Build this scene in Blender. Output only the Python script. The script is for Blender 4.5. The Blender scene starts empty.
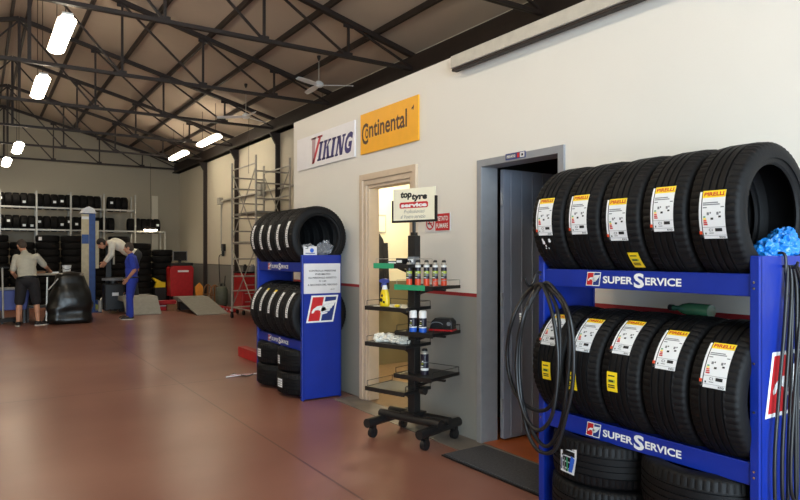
import bpy, bmesh, math, random
from mathutils import Vector, Matrix, noise
random.seed(7)
SC = bpy.context.scene
COL = SC.collection
PI = math.pi

# ------------------------------------------------------------------ materials
def lin(c):
    return tuple(((v/255)/12.92 if v/255 <= .04045 else (((v/255)+.055)/1.055)**2.4) for v in c)

def mat(name, rgb, rough=.5, metal=0., var=.12, scale=12., bump=0., bscale=60., spec=.5, coat=0., alpha=1., trans=0., stretch=None):
    m = bpy.data.materials.new(name); m.use_nodes = True
    nt = m.node_tree; N = nt.nodes; L = nt.links
    b = N['Principled BSDF']
    tc = N.new('ShaderNodeTexCoord')
    src = tc.outputs['Object']
    if stretch:
        mp = N.new('ShaderNodeMapping'); mp.inputs['Scale'].default_value = stretch
        L.new(src, mp.inputs['Vector']); src = mp.outputs['Vector']
    nz = N.new('ShaderNodeTexNoise'); nz.inputs['Scale'].default_value = scale; nz.inputs['Detail'].default_value = 4
    L.new(src, nz.inputs['Vector'])
    cr = N.new('ShaderNodeValToRGB')
    a = lin(rgb)
    cr.color_ramp.elements[0].position = .3; cr.color_ramp.elements[1].position = .7
    cr.color_ramp.elements[0].color = tuple(max(0, v*(1-var)) for v in a) + (1,)
    cr.color_ramp.elements[1].color = tuple(min(1, v*(1+var)) for v in a) + (1,)
    L.new(nz.outputs['Fac'], cr.inputs['Fac']); L.new(cr.outputs['Color'], b.inputs['Base Color'])
    b.inputs['Roughness'].default_value = rough; b.inputs['Metallic'].default_value = metal
    b.inputs['Specular IOR Level'].default_value = spec
    b.inputs['Coat Weight'].default_value = coat
    b.inputs['Alpha'].default_value = alpha
    b.inputs['Transmission Weight'].default_value = trans
    if bump:
        n2 = N.new('ShaderNodeTexNoise'); n2.inputs['Scale'].default_value = bscale; n2.inputs['Detail'].default_value = 3
        L.new(src, n2.inputs['Vector'])
        bp = N.new('ShaderNodeBump'); bp.inputs['Strength'].default_value = bump; bp.inputs['Distance'].default_value = .01
        L.new(n2.outputs['Fac'], bp.inputs['Height']); L.new(bp.outputs['Normal'], b.inputs['Normal'])
    return m

def emis(name, rgb, strength):
    m = bpy.data.materials.new(name); m.use_nodes = True
    b = m.node_tree.nodes['Principled BSDF']
    b.inputs['Base Color'].default_value = (.8, .8, .8, 1)
    b.inputs['Emission Color'].default_value = tuple(rgb) + (1,)
    b.inputs['Emission Strength'].default_value = strength
    return m

def banded(name, bands, rough=.6, var=.06, bump=.05):
    """wall paint in horizontal bands: [(z_top, rgb), ...] last one open"""
    m = bpy.data.materials.new(name); m.use_nodes = True
    nt = m.node_tree; N = nt.nodes; L = nt.links
    b = N['Principled BSDF']; g = N.new('ShaderNodeNewGeometry'); sx = N.new('ShaderNodeSeparateXYZ')
    L.new(g.outputs['Position'], sx.inputs[0])
    cur = None
    for i, (zt, rgb) in enumerate(bands):
        c = N.new('ShaderNodeRGB'); c.outputs[0].default_value = lin(rgb) + (1,)
        if cur is None:
            cur = c.outputs[0]
        else:
            mt = N.new('ShaderNodeMath'); mt.operation = 'GREATER_THAN'; mt.inputs[1].default_value = bands[i-1][0]
            L.new(sx.outputs['Z'], mt.inputs[0])
            mx = N.new('ShaderNodeMix'); mx.data_type = 'RGBA'
            L.new(mt.outputs[0], mx.inputs['Factor']); L.new(cur, mx.inputs['A']); L.new(c.outputs[0], mx.inputs['B'])
            cur = mx.outputs['Result']
    nz = N.new('ShaderNodeTexNoise'); nz.inputs['Scale'].default_value = 1.6; nz.inputs['Detail'].default_value = 6
    L.new(g.outputs['Position'], nz.inputs['Vector'])
    mr = N.new('ShaderNodeMapRange'); mr.inputs['To Min'].default_value = 1-var; mr.inputs['To Max'].default_value = 1+var*.3
    L.new(nz.outputs['Fac'], mr.inputs['Value'])
    mm = N.new('ShaderNodeMix'); mm.data_type = 'RGBA'; mm.blend_type = 'MULTIPLY'; mm.inputs['Factor'].default_value = 1
    L.new(cur, mm.inputs['A']); L.new(mr.outputs[0], mm.inputs['B']); L.new(mm.outputs['Result'], b.inputs['Base Color'])
    b.inputs['Roughness'].default_value = rough
    n2 = N.new('ShaderNodeTexNoise'); n2.inputs['Scale'].default_value = 90; L.new(g.outputs['Position'], n2.inputs['Vector'])
    bp = N.new('ShaderNodeBump'); bp.inputs['Strength'].default_value = bump; bp.inputs['Distance'].default_value = .01
    L.new(n2.outputs['Fac'], bp.inputs['Height']); L.new(bp.outputs['Normal'], b.inputs['Normal'])
    return m

def floor_mat():
    m = bpy.data.materials.new('painted_concrete'); m.use_nodes = True
    nt = m.node_tree; N = nt.nodes; L = nt.links
    b = N['Principled BSDF']; g = N.new('ShaderNodeNewGeometry')
    def nz(s, d=5, r=.55):
        n = N.new('ShaderNodeTexNoise'); n.inputs['Scale'].default_value = s; n.inputs['Detail'].default_value = d
        n.inputs['Roughness'].default_value = r
        L.new(g.outputs['Position'], n.inputs['Vector']); return n
    n1 = nz(.6, 2, .5); n2 = nz(5, 2)
    cr = N.new('ShaderNodeValToRGB'); e = cr.color_ramp.elements
    e[0].position = .33; e[0].color = lin((122, 77, 65)) + (1,)
    e[1].position = .68; e[1].color = lin((146, 102, 86)) + (1,)
    L.new(n1.outputs['Fac'], cr.inputs['Fac'])
    mr = N.new('ShaderNodeMapRange'); mr.inputs['To Min'].default_value = .93; mr.inputs['To Max'].default_value = 1.07
    L.new(n2.outputs['Fac'], mr.inputs['Value'])
    mm = N.new('ShaderNodeMix'); mm.data_type = 'RGBA'; mm.blend_type = 'MULTIPLY'; mm.inputs['Factor'].default_value = 1
    L.new(cr.outputs['Color'], mm.inputs['A']); L.new(mr.outputs[0], mm.inputs['B'])
    # expansion joints
    sx = N.new('ShaderNodeSeparateXYZ'); L.new(g.outputs['Position'], sx.inputs[0])
    def joint(axis, off, per, w):
        a = N.new('ShaderNodeMath'); a.operation = 'ADD'; a.inputs[1].default_value = off; L.new(sx.outputs[axis], a.inputs[0])
        q = N.new('ShaderNodeMath'); q.operation = 'PINGPONG'; q.inputs[1].default_value = per/2; L.new(a.outputs[0], q.inputs[0])
        c = N.new('ShaderNodeMath'); c.operation = 'LESS_THAN'; c.inputs[1].default_value = w; L.new(q.outputs[0], c.inputs[0])
        return c.outputs[0]
    j = N.new('ShaderNodeMath'); j.operation = 'MAXIMUM'
    L.new(joint('Y', 5-7.35+2.5-2.5, 5.0, .011), j.inputs[0]); L.new(joint('X', 5-1.9, 5.0, .008), j.inputs[1])
    jm = N.new('ShaderNodeMath'); jm.operation = 'MULTIPLY'; jm.inputs[1].default_value = .55; L.new(j.outputs[0], jm.inputs[0])
    mx = N.new('ShaderNodeMix'); mx.data_type = 'RGBA'; L.new(jm.outputs[0], mx.inputs['Factor'])
    L.new(mm.outputs['Result'], mx.inputs['A']); mx.inputs['B'].default_value = lin((48, 30, 26)) + (1,)
    L.new(mx.outputs['Result'], b.inputs['Base Color'])
    n3 = nz(.9, 1, .5)
    r = N.new('ShaderNodeMapRange'); r.inputs['To Min'].default_value = .26; r.inputs['To Max'].default_value = .34
    L.new(n3.outputs['Fac'], r.inputs['Value']); L.new(r.outputs[0], b.inputs['Roughness'])
    b.inputs['Specular IOR Level'].default_value = .5
    n4 = nz(9, 1)
    bp = N.new('ShaderNodeBump'); bp.inputs['Strength'].default_value = .0; bp.inputs['Distance'].default_value = .01
    L.new(n4.outputs['Fac'], bp.inputs['Height']); L.new(bp.outputs['Normal'], b.inputs['Normal'])
    return m

WHITEP, GREYP, REDP = (232, 228, 220), (150, 150, 144), (158, 36, 40)
M = dict(
    wall=banded('wall_paint_bands', [(1.118, GREYP), (1.146, REDP), (9, WHITEP)]),
    side=banded('side_wall_paint', [(1.14, (126, 125, 118)), (1.16, (70, 66, 60)), (9, (214, 206, 186))]),
    back=banded('back_wall_paint', [(9, (168, 158, 138))]),
    office=banded('office_paint', [(1.1, (122, 112, 84)), (9, (236, 228, 204))]),
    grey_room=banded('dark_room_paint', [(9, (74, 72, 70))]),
    roof=mat('roof_board', (176, 160, 144), .85, var=.06, scale=.7),
    floor=floor_mat(),
    strip=mat('bare_concrete', (120, 112, 104), .6, var=.2, scale=5, bump=.1),
    officefloor=mat('office_tile', (122, 98, 72), .4, var=.1),
    orange_floor=mat('orange_tile', (176, 92, 44), .35, var=.15, scale=4),
    steel_dark=mat('dark_brown_steel', (36, 24, 18), .6, var=.2),
    steel_black=mat('black_steel', (24, 22, 22), .45, var=.2),
    rubber=mat('tyre_rubber', (12, 12, 14), .58, var=.2, scale=20, bump=.12, bscale=160, spec=.24),
    rubber_far=mat('old_tyre_rubber', (15, 14, 14), .75, var=.2, spec=.2),
    blue=mat('blue_powder_coat', (14, 44, 146), .38, var=.08, scale=6, bump=.03),
    bluedark=mat('lift_blue', (34, 72, 140), .45, var=.15),
    white=mat('white_print', (236, 236, 234), .5, var=.02),
    paper=mat('white_paper', (216, 214, 216), .7, var=.03),
    label=mat('label_paper', (232, 234, 236), .45, var=.02),
    yellow=mat('label_yellow', (250, 216, 34), .45, var=.04),
    red=mat('print_red', (196, 34, 40), .45, var=.06),
    navy=mat('print_navy', (30, 52, 120), .45, var=.06),
    ink=mat('black_ink', (28, 28, 30), .6, var=.05),
    greyink=mat('grey_ink', (120, 122, 126), .6, var=.05),
    vik_board=mat('pale_sign_board', (236, 234, 238), .35, var=.02),
    vik_blue=mat('sign_violet_blue', (44, 36, 112), .4, var=.05),
    vik_red=mat('sign_red', (204, 40, 62), .4, var=.05),
    vik_grey=mat('sign_faded_red', (186, 152, 160), .4, var=.05),
    con_board=mat('orange_yellow_board', (246, 176, 24), .4, var=.03),
    con_ink=mat('dark_brown_ink', (74, 34, 18), .4, var=.05),
    cream=mat('cream_board', (236, 230, 206), .4, var=.02),
    beige=mat('beige_door_frame', (208, 188, 164), .45, var=.04),
    greyframe=mat('grey_door_frame', (146, 148, 152), .45, var=.05),
    greydoor=mat('grey_steel_door', (140, 147, 162), .42, var=.08, scale=3),
    alu=mat('galvanised_steel', (172, 168, 158), .4, metal=.25, var=.1),
    railbox=mat('grey_rail_cover', (188, 182, 170), .5, metal=.0, var=.08),
    chrome=mat('chrome', (200, 200, 200), .15, metal=1.),
    plastic_black=mat('black_plastic', (22, 22, 24), .4, var=.15),
    matting=mat('grey_mat', (66, 66, 70), .9, var=.25, scale=60, bump=.4, bscale=200),
    can_orange=mat('can_orange', (226, 76, 40), .35, var=.05),
    can_black=mat('can_black', (34, 30, 44), .35, var=.1),
    can_lime=mat('can_lime', (176, 190, 60), .35),
    can_blue=mat('can_blue', (40, 96, 200), .35),
    green=mat('price_strip_green', (44, 150, 104), .4, var=.05),
    bottle_yellow=mat('bottle_yellow', (238, 204, 30), .35, var=.04),
    trigger_blue=mat('trigger_blue', (60, 74, 150), .4),
    cloth=mat('rag_cloth', (226, 222, 212), .9, var=.1, bump=.3, bscale=120),
    bluefilm=mat('blue_film', (30, 128, 214), .25, var=.15, spec=.7),
    clearfilm=mat('clear_film', (225, 228, 235), .12, var=.05, trans=.75, spec=.8),
    greenglass=mat('green_glass', (60, 110, 84), .15, var=.1, spec=.8),
    skin=mat('skin', (196, 142, 112), .55, var=.08),
    hair=mat('grey_brown_hair', (70, 60, 52), .8, var=.3, scale=60),
    hair_dark=mat('dark_hair', (38, 30, 26), .8, var=.3, scale=60),
    shirt_grey=mat('grey_shirt', (186, 182, 166), .85, var=.08, bump=.2, bscale=30),
    shirt_white=mat('white_shirt', (232, 228, 214), .85, var=.06, bump=.2, bscale=30),
    shorts=mat('black_shorts', (30, 29, 32), .85, var=.15, bump=.2, bscale=30),
    blue_cloth=mat('blue_workwear', (40, 62, 170), .8, var=.12, bump=.2, bscale=30),
    trouser_dark=mat('dark_trousers', (48, 52, 58), .85, var=.12, bump=.2, bscale=30),
    shoe=mat('dark_shoe', (40, 34, 32), .6, var=.15),
    sole=mat('pale_sole', (198, 190, 178), .7),
    redpaint=mat('red_paint', (178, 30, 34), .4, var=.12),
    rampgrey=mat('ramp_steel', (136, 134, 126), .5, var=.1),
    buff=mat('buff_plate', (196, 184, 150), .5, var=.1),
    wood=mat('brown_wood', (134, 92, 56), .6, var=.25, scale=6, stretch=(1, 8, 8)),
    orange=mat('orange_plastic', (230, 150, 60), .5, var=.1),
    canister=mat('grey_green_tank', (88, 92, 78), .5, var=.15),
    jacket=mat('black_jacket', (28, 26, 28), .9, var=.2, bump=.3, bscale=25),
    bag=mat('glossy_black_sheet', (18, 19, 18), .32, var=.25, scale=3, bump=.5, bscale=9),
    binblue=mat('blue_bin', (52, 66, 140), .5, var=.1),
    palegreen=mat('pale_green_plastic', (150, 166, 90), .5, var=.1),
    screen=mat('dark_screen', (18, 18, 20), .15),
    bench=mat('bench_top', (150, 138, 120), .6, var=.15),
    tube=emis('tube_glow', (1., .87, .66), 13.),
    tube2=emis('office_glow', (1., .90, .66), 75.),
)

# ------------------------------------------------------------------ mesh builder
class MB:
    def __init__(s): s.v = []; s.f = []; s.mi = []; s.ms = []
    def slot(s, m):
        m = M[m] if isinstance(m, str) else m
        if m not in s.ms: s.ms.append(m)
        return s.ms.index(m)
    def add(s, verts, faces, m):
        o = len(s.v); k = s.slot(m)
        s.v += [tuple(p) for p in verts]
        for f in faces: s.f.append(tuple(i+o for i in f)); s.mi.append(k)
        return s
    def box(s, x0, x1, y0, y1, z0, z1, m):
        v = [(x, y, z) for x in (x0, x1) for y in (y0, y1) for z in (z0, z1)]
        return s.add(v, [(0,1,3,2),(4,6,7,5),(0,4,5,1),(2,3,7,6),(0,2,6,4),(1,5,7,3)], m)
    def bar(s, a, b, w, h, m, up=(0,0,1)):
        a = Vector(a); b = Vector(b); d = (b-a).normalized(); u = Vector(up)
        if abs(d.dot(u)) > .98: u = Vector((1,0,0))
        r = d.cross(u).normalized(); u = r.cross(d).normalized()
        v = []
        for p in (a, b):
            for i, j in ((-1,-1),(1,-1),(1,1),(-1,1)): v.append(p + r*(w/2*i) + u*(h/2*j))
        return s.add(v, [(0,3,2,1),(4,5,6,7),(0,1,5,4),(1,2,6,5),(2,3,7,6),(3,0,4,7)], m)
    def cyl(s, a, b, r0, m, r1=None, n=16, caps=True):
        r1 = r0 if r1 is None else r1
        a = Vector(a); b = Vector(b); d = (b-a).normalized()
        u = Vector((0,0,1)) if abs(d.z) < .95 else Vector((1,0,0))
        e = d.cross(u).normalized(); g = d.cross(e)
        v = []
        for p, r in ((a, r0), (b, r1)):
            for i in range(n):
                t = 2*PI*i/n; v.append(p + e*(r*math.cos(t)) + g*(r*math.sin(t)))
        f = [(i, (i+1) % n, n+(i+1) % n, n+i) for i in range(n)]
        if caps: f += [tuple(range(n-1, -1, -1)), tuple(range(n, 2*n))]
        return s.add(v, f, m)
    def tube(s, pts, r, m, n=8, closed=False):
        P = [Vector(p) for p in pts]; k = len(P); v = []
        ref = Vector((.31, .22, .93)).normalized(); prev = None
        for i, p in enumerate(P):
            q0 = P[i-1] if (i > 0 or closed) else p; q1 = P[(i+1) % k] if (i < k-1 or closed) else p
            d = (q1-q0).normalized()
            e = (prev - d*prev.dot(d)) if prev else d.cross(ref)
            if e.length < 1e-5: e = d.orthogonal()
            e.normalize(); prev = e; g = d.cross(e)
            for j in range(n):
                t = 2*PI*j/n; v.append(p + e*(r*math.cos(t)) + g*(r*math.sin(t)))
        f = []
        for i in range(k if closed else k-1):
            a = i*n; b = ((i+1) % k)*n
            for j in range(n): f.append((a+j, a+(j+1) % n, b+(j+1) % n, b+j))
        if not closed: f += [tuple(range(n-1, -1, -1)), tuple((k-1)*n+j for j in range(n))]
        return s.add(v, f, m)
    def lathe(s, prof, m, n=24, c=(0,0,0), close=False):
        """profile of (r, z) around z"""
        v = []; k = len(prof)
        for i in range(n):
            t = 2*PI*i/n
            for r, z in prof: v.append((c[0]+r*math.cos(t), c[1]+r*math.sin(t), c[2]+z))
        f = []
        for i in range(n):
            a = i*k; b = ((i+1) % n)*k
            for j in range(k if close else k-1):
                jj = (j+1) % k; f.append((a+j, b+j, b+jj, a+jj))
        return s.add(v, f, m)
    def ball(s, c, r, m, n=12, rot=None):
        r = (r, r, r) if not hasattr(r, '__len__') else r
        v = []; c = Vector(c)
        for i in range(n+1):
            th = PI*i/n
            for j in range(2*n):
                ph = PI*j/n
                p = Vector((r[0]*math.sin(th)*math.cos(ph), r[1]*math.sin(th)*math.sin(ph), r[2]*math.cos(th)))
                if rot: p = rot @ p
                v.append(c+p)
        f = []
        for i in range(n):
            for j in range(2*n):
                a = i*2*n+j; b = i*2*n+(j+1) % (2*n)
                f.append((a, a+2*n, b+2*n, b))
        return s.add(v, f, m)
    def poly(s, pts, m, fn=None):
        if fn: pts = [fn(u, w) for u, w in pts]
        return s.add(pts, [tuple(range(len(pts)))], m)
    def rect(s, u0, w0, u1, w1, m, fn, nu=1, nv=1):
        v = [fn(u0+(u1-u0)*i/nu, w0+(w1-w0)*j/nv) for j in range(nv+1) for i in range(nu+1)]
        f = [(j*(nu+1)+i, j*(nu+1)+i+1, (j+1)*(nu+1)+i+1, (j+1)*(nu+1)+i) for j in range(nv) for i in range(nu)]
        return s.add(v, f, m)
    def prism(s, pts, m, fn, t):
        """outline pts (u,w) extruded; fn(u,w,t)"""
        k = len(pts)
        v = [fn(u, w, 0) for u, w in pts] + [fn(u, w, t) for u, w in pts]
        return s.add(v, [tuple(range(k)), tuple(range(2*k-1, k-1, -1))] + [(i, (i+1) % k, k+(i+1) % k, k+i) for i in range(k)], m)
    def text(s, body, m, fn, u0, w0, width, height, bold=.02, shear=0.):
        vs, fs = text_polys(body, bold, shear)
        return s.add([fn(u0+x*width, w0+y*height) for x, y in vs], fs, m)
    def build(s, name, parent=None, loc=None, smooth=False, angle=40, bevel=0., label=None, rot=None):
        me = bpy.data.meshes.new(name); me.from_pydata(s.v, [], s.f)
        for m in s.ms: me.materials.append(m)
        for p, k in zip(me.polygons, s.mi): p.material_index = k
        bm = bmesh.new(); bm.from_mesh(me); bmesh.ops.recalc_face_normals(bm, faces=bm.faces); bm.to_mesh(me); bm.free()
        if smooth:
            for p in me.polygons: p.use_smooth = True
            me.set_sharp_from_angle(angle=math.radians(angle))
        me.update()
        o = bpy.data.objects.new(name, me); COL.objects.link(o)
        if parent: o.parent = parent
        if loc: o.location = loc
        if rot: o.rotation_euler = rot
        if bevel:
            b = o.modifiers.new('bevel', 'BEVEL'); b.width = bevel; b.segments = 2; b.limit_method = 'ANGLE'; b.angle_limit = math.radians(50)
        if label: o['label'] = label
        return o

_tc = {}
def text_polys(body, bold, shear):
    k = (body, bold, shear)
    if k not in _tc:
        cu = bpy.data.curves.new('t', 'FONT'); cu.body = body; cu.size = 1; cu.offset = bold; cu.shear = shear; cu.resolution_u = 3
        ob = bpy.data.objects.new('t', cu); COL.objects.link(ob)
        dg = bpy.context.evaluated_depsgraph_get(); dg.update()
        me = bpy.data.meshes.new_from_object(ob.evaluated_get(dg))
        vs = [(v.co.x, v.co.y) for v in me.vertices]; fs = [tuple(p.vertices) for p in me.polygons]
        x0 = min(v[0] for v in vs); x1 = max(v[0] for v in vs); y0 = min(v[1] for v in vs); y1 = max(v[1] for v in vs)
        _tc[k] = ([((x-x0)/(x1-x0), (y-y0)/(y1-y0)) for x, y in vs], fs)
        bpy.data.objects.remove(ob); bpy.data.curves.remove(cu); bpy.data.meshes.remove(me)
    return _tc[k]

def tag(o, label, cat, group=None, kind=None):
    o['label'] = label; o['category'] = cat
    if group: o['group'] = group
    if kind: o['kind'] = kind
    return o
def thing(name, label, cat, loc=(0,0,0), rz=0., group=None):
    o = bpy.data.objects.new(name, None); COL.objects.link(o); o.location = loc; o.rotation_euler = (0,0,rz); o.empty_display_size = .1
    return tag(o, label, cat, group)
def struct(name, mb, label, cat, parent=None, **k):
    o = mb.build(name, parent, **k); o['kind'] = 'structure'
    if parent is None: o['label'] = label; o['category'] = cat
    return o

XW = 3.23      # face of the painted partition on the right
XS = 5.9       # far side wall
YB = 23.0      # back wall
XR = .65       # ridge
XL = 2*XR-XS
def roof_z(x): return 4.70+.254*(XS-abs(x-XR)-XR)

# ------------------------------------------------------------------ setting
YF = -4.5
b = MB(); b.box(XL-.2, XS+.2, YF-.2, YB+.2, -.15, 0, 'floor'); struct('floor', b, 'glossy red-brown painted concrete workshop floor', 'floor')
b = MB(); b.box(2.97, XW+.02, 2.0, 5.72, -.01, .004, 'strip'); struct('trim_1', b, 'bare grey concrete strip on the floor along the white wall', 'floor strip')
b = MB()
for sgn in (1, -1):
    xo = XR+sgn*(XS-XR+.25)
    zo = roof_z(XS)-.254*.25
    v = [(XR, YF-.2, roof_z(XR)), (xo, YF-.2, zo), (xo, YB+.2, zo), (XR, YB+.2, roof_z(XR))]
    b.add(v + [(x, y, z+.12) for x, y, z in v], [(0,1,2,3), (4,7,6,5), (0,4,5,1), (1,5,6,2), (2,6,7,3)], 'roof')
struct('ceiling', b, 'brownish pitched roof underside above the trusses', 'ceiling')
def gable(y, t, m, hole=None):
    b = MB()
    if hole is None:
        pts = [(XL-.2, 0), (XS+.2, 0), (XS+.2, 4.66), (XR, 6.04), (XL-.2, 4.66)]
        b.prism(pts, m, lambda u, w, q: (u, y+q, w), t)
    else:
        x0, x1, zt = hole
        for pts in ([(XL-.2,0),(x0,0),(x0,zt),(XL-.2,zt)], [(x1,0),(XS+.2,0),(XS+.2,zt),(x1,zt)], [(XL-.2,zt),(XS+.2,zt),(XS+.2,4.66),(XR,6.04),(XL-.2,4.66)]):
            b.prism(pts, m, lambda u, w, q: (u, y+q, w), t)
    return b
struct('wall_back', gable(YB, .2, 'back'), 'dim plain back wall behind the tyre storage rack', 'wall')
struct('wall_front', gable(YF-.2, .2, 'back', (-3.6, 2.9, 3.9)), 'front wall with the open workshop gate', 'wall')
b = MB(); b.box(XS, XS+.2, YF, YB, 0, 4.7, 'side'); struct('wall_far_right', b, 'cream side wall with grey lower paint behind the scaffold tower', 'wall')
b = MB(); b.box(XL-.2, XL, YF, YB, 0, 4.7, 'side'); struct('wall_left', b, 'cream left side wall', 'wall')
# partition on the right with two doorways
SD0, SD1, SDT = 2.945, 3.775, 2.15      # steel doorway
BD0, BD1, BDT = 4.66, 5.545, 2.19       # beige doorway
X1 = XW+.14
def cell_wall(ys, zs, solid, x0, x1, m):
    """one wall mesh from a grid of cells in y, z; open cells are the doorways"""
    b = MB(); nz_ = len(zs)
    ok = lambda i, j: 0 <= i < len(ys)-1 and 0 <= j < nz_-1 and solid(i, j)
    v = [(x, y, z) for x in (x0, x1) for y in ys for z in zs]; k = len(ys)*nz_
    f = []
    for i in range(len(ys)-1):
        for j in range(nz_-1):
            if not ok(i, j): continue
            a, c, d_, e = i*nz_+j, (i+1)*nz_+j, (i+1)*nz_+j+1, i*nz_+j+1
            f += [(a, e, d_, c), (a+k, c+k, d_+k, e+k)]
            if not ok(i-1, j): f.append((a, a+k, e+k, e))
            if not ok(i+1, j): f.append((c, d_, d_+k, c+k))
            if not ok(i, j-1): f.append((a, c, c+k, a+k))
            if not ok(i, j+1): f.append((e, e+k, d_+k, d_))
    return b.add(v, f, m)
YS = [YF, SD0, SD1, 4.04, BD0, BD1, 7.26]; ZS = [0, SDT, BDT, 3.0, 3.06]
def solid(i, j):
    if i == 1 and j == 0: return False
    if i == 4 and j <= 1: return False
    if j == 3 and i < 3: return False
    return True
b = cell_wall(YS, ZS, solid, XW, X1, 'wall')
struct('wall_right', b, 'white partition wall with red stripe over grey lower paint', 'wall')
b = MB(); b.box(X1, XS, 7.14, 7.26, 0, 3.06, 'office'); struct('wall_office_end', b, 'pale yellow end wall of the lit office behind the beige doorway', 'wall')
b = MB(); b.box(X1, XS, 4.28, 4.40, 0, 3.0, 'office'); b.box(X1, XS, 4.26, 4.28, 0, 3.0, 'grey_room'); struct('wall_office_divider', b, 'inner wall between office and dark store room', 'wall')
b = MB(); b.box(X1, XS, YF, 7.14, 2.86, 2.98, 'office'); struct('ceiling_office', b, 'flat ceiling over the small rooms', 'ceiling')
b = MB(); b.box(X1-.14, XS, 4.40, 7.14, 0, .006, 'officefloor'); struct('floor_office', b, 'brown office floor behind the beige doorway', 'floor')
b = MB(); b.box(X1-.13, XS, YF, 4.26, 0, .006, 'orange_floor'); struct('floor_store', b, 'orange-brown tiled floor inside the grey steel doorway', 'floor')
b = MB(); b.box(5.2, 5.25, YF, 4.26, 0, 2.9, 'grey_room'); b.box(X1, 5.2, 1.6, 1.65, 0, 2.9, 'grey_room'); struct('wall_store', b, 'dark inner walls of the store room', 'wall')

# beige door frame
def portal(b, y0, y1, zt_, wd, x0, x1, m):
    """one n-shaped frame piece, wd wide, standing on the floor"""
    pts = [(y0, 0), (y0+wd, 0), (y0+wd, zt_-wd), (y1-wd, zt_-wd), (y1-wd, 0), (y1, 0), (y1, zt_), (y0, zt_)]
    k = 8; v = [(x0, y, z) for y, z in pts]+[(x1, y, z) for y, z in pts]
    fc = [(0,1,2,7), (2,3,6,7), (3,4,5,6)]
    f = [tuple(reversed(q)) for q in fc]+[tuple(i+8 for i in q) for q in fc]+[(i, (i+1) % 8, 8+(i+1) % 8, 8+i) for i in range(8)]
    b.add(v, f, m)
d = MB()
portal(d, BD0-.055, BD1+.055, BDT+.055, .06, XW-.03, X1+.01, 'beige')
portal(d, BD0+.0055, BD1-.0055, BDT-.0055, .05, XW-.015, X1-.01, 'beige')
portal(d, BD0+.056, BD1-.056, BDT-.056, .03, XW+.0, X1-.02, 'beige')
struct('door_1', d, 'beige framed open doorway to the lit office, between the two signs and the display stand', 'doorway', bevel=.004)
# steel door with open leaf
d = MB()
FT = .05
portal(d, SD0-.025, SD1+.025, SDT+.025, .053, XW-.016, X1+.012, 'greyframe')
d2 = struct('door_2', d, 'grey steel doorway with its door leaf swung open into a dark room', 'door', bevel=.003)
lf = MB()
yl = SD1-.035
lf.box(X1+.03, X1+.84, yl-.045, yl-.005, .02, SDT-.04, 'greydoor')
for k in range(7):
    x = X1+.1+.115*k
    lf.box(x, x+.014, yl-.053, yl-.045, .04, SDT-.06, 'greydoor')
leaf = lf.build('door_leaf', d2, bevel=.002)
h = MB()
for z in (.28, 1.1, 1.88):
    h.cyl((X1+.022, yl-.03, z-.05), (X1+.022, yl-.03, z+.05), .011, 'greyframe', n=10)
h.build('hinge', d2, smooth=True)
h = MB(); h.box(X1+.70, X1+.74, yl-.06, yl-.045, .98, 1.14, 'steel_black'); h.cyl((X1+.72, yl-.045, 1.08), (X1+.72, yl-.1, 1.08), .009, 'steel_black'); h.bar((X1+.72, yl-.1, 1.08), (X1+.6, yl-.1, 1.08), .018, .018, 'steel_black')
h.build('door_handle', leaf)
# sliding gate cover running along the top of the wall
b = MB()
b.box(XW-.1, XW, -2.0, 4.02, 2.925, 3.02, 'railbox'); b.box(XW-.085, XW-.03, -2.0, 4.025, 2.905, 2.925, 'steel_dark')
struct('trim_2', b, 'long grey metal rail cover along the top of the white wall', 'rail cover', bevel=.004)
# dark wall plate under the eaves
b = MB(); b.box(XS-.18, XS, YF, YB, 4.28, 4.59, 'steel_dark'); b.box(XS-.24, XS, YF, YB, 4.28, 4.31, 'steel_dark')
struct('trim_3', b, 'dark steel eaves beam along the top of the cream side wall', 'beam')
b = MB(); b.box(4.95, 5.15, YB-.12, YB, 0, 3.45, 'side'); struct('trim_4', b, 'pale pilaster on the back wall near the corner', 'pilaster')

# ------------------------------------------------------------------ roof steel
TY = [5.55, 8.35, 11.2, 14.05, 16.9, 19.75, 22.6]
ORD = ['nearest the camera', 'second from the camera', 'third from the camera, by the nearer ceiling fan', 'fourth from the camera, by the farther ceiling fan', 'third from the back wall', 'second from the back wall', 'closest to the back wall']
PXS = [XR+1.3125*i for i in range(5)]
def zt(x): return roof_z(x)-.13
ZB = 4.38
for y, od in zip(TY, ORD):
    t = thing('roof_truss', 'dark brown steel roof truss, '+od, 'roof truss', (XR, y, ZB), 0, 'roof trusses')
    X = lambda x: x-XR
    for s in (1, -1):
        c = MB()
        for q in (-.025, .025):
            c.bar((0, q, zt(XR)-ZB), (s*(XS-XR-.05), q, zt(XS)-ZB), .035, .07, 'steel_dark')
        c.build('top_chord', t)
        for i in range(1, 4):
            xx = PXS[i]-XR
            w = MB(); w.bar((s*xx, 0, 0), (s*xx, 0, zt(PXS[i])-ZB), .034, .034, 'steel_dark'); w.build('vertical_strut', t)
        for i in range(0, 4):
            w = MB(); w.bar((s*(PXS[i]-XR), 0, zt(PXS[i])-ZB-.03), (s*(PXS[i+1]-XR-(.1 if i == 3 else 0)), 0, .0), .03, .03, 'steel_dark'); w.build('diagonal_strut', t)
        for i in (1, 2, 3) if s == 1 else ():
            xx = PXS[i]-XR; zz = zt(PXS[i])-ZB
            g = MB(); g.box(xx-.07, xx+.07, -.008, .008, -.03, .07, 'steel_dark'); g.build('gusset_plate', t)
            g = MB(); g.box(xx-.08, xx+.08, -.008, .008, zz-.09, zz+.02, 'steel_dark'); g.build('gusset_plate', t)
    w = MB(); w.bar((0, 0, 0), (0, 0, zt(XR)-ZB), .05, .05, 'steel_dark'); w.build('king_post', t)
    c = MB()
    for q in (-.02, .02): c.bar((-(XS-XR-.05), q, 0), (XS-XR-.05, q, 0), .028, .05, 'steel_dark')
    c.build('bottom_chord', t)
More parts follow.
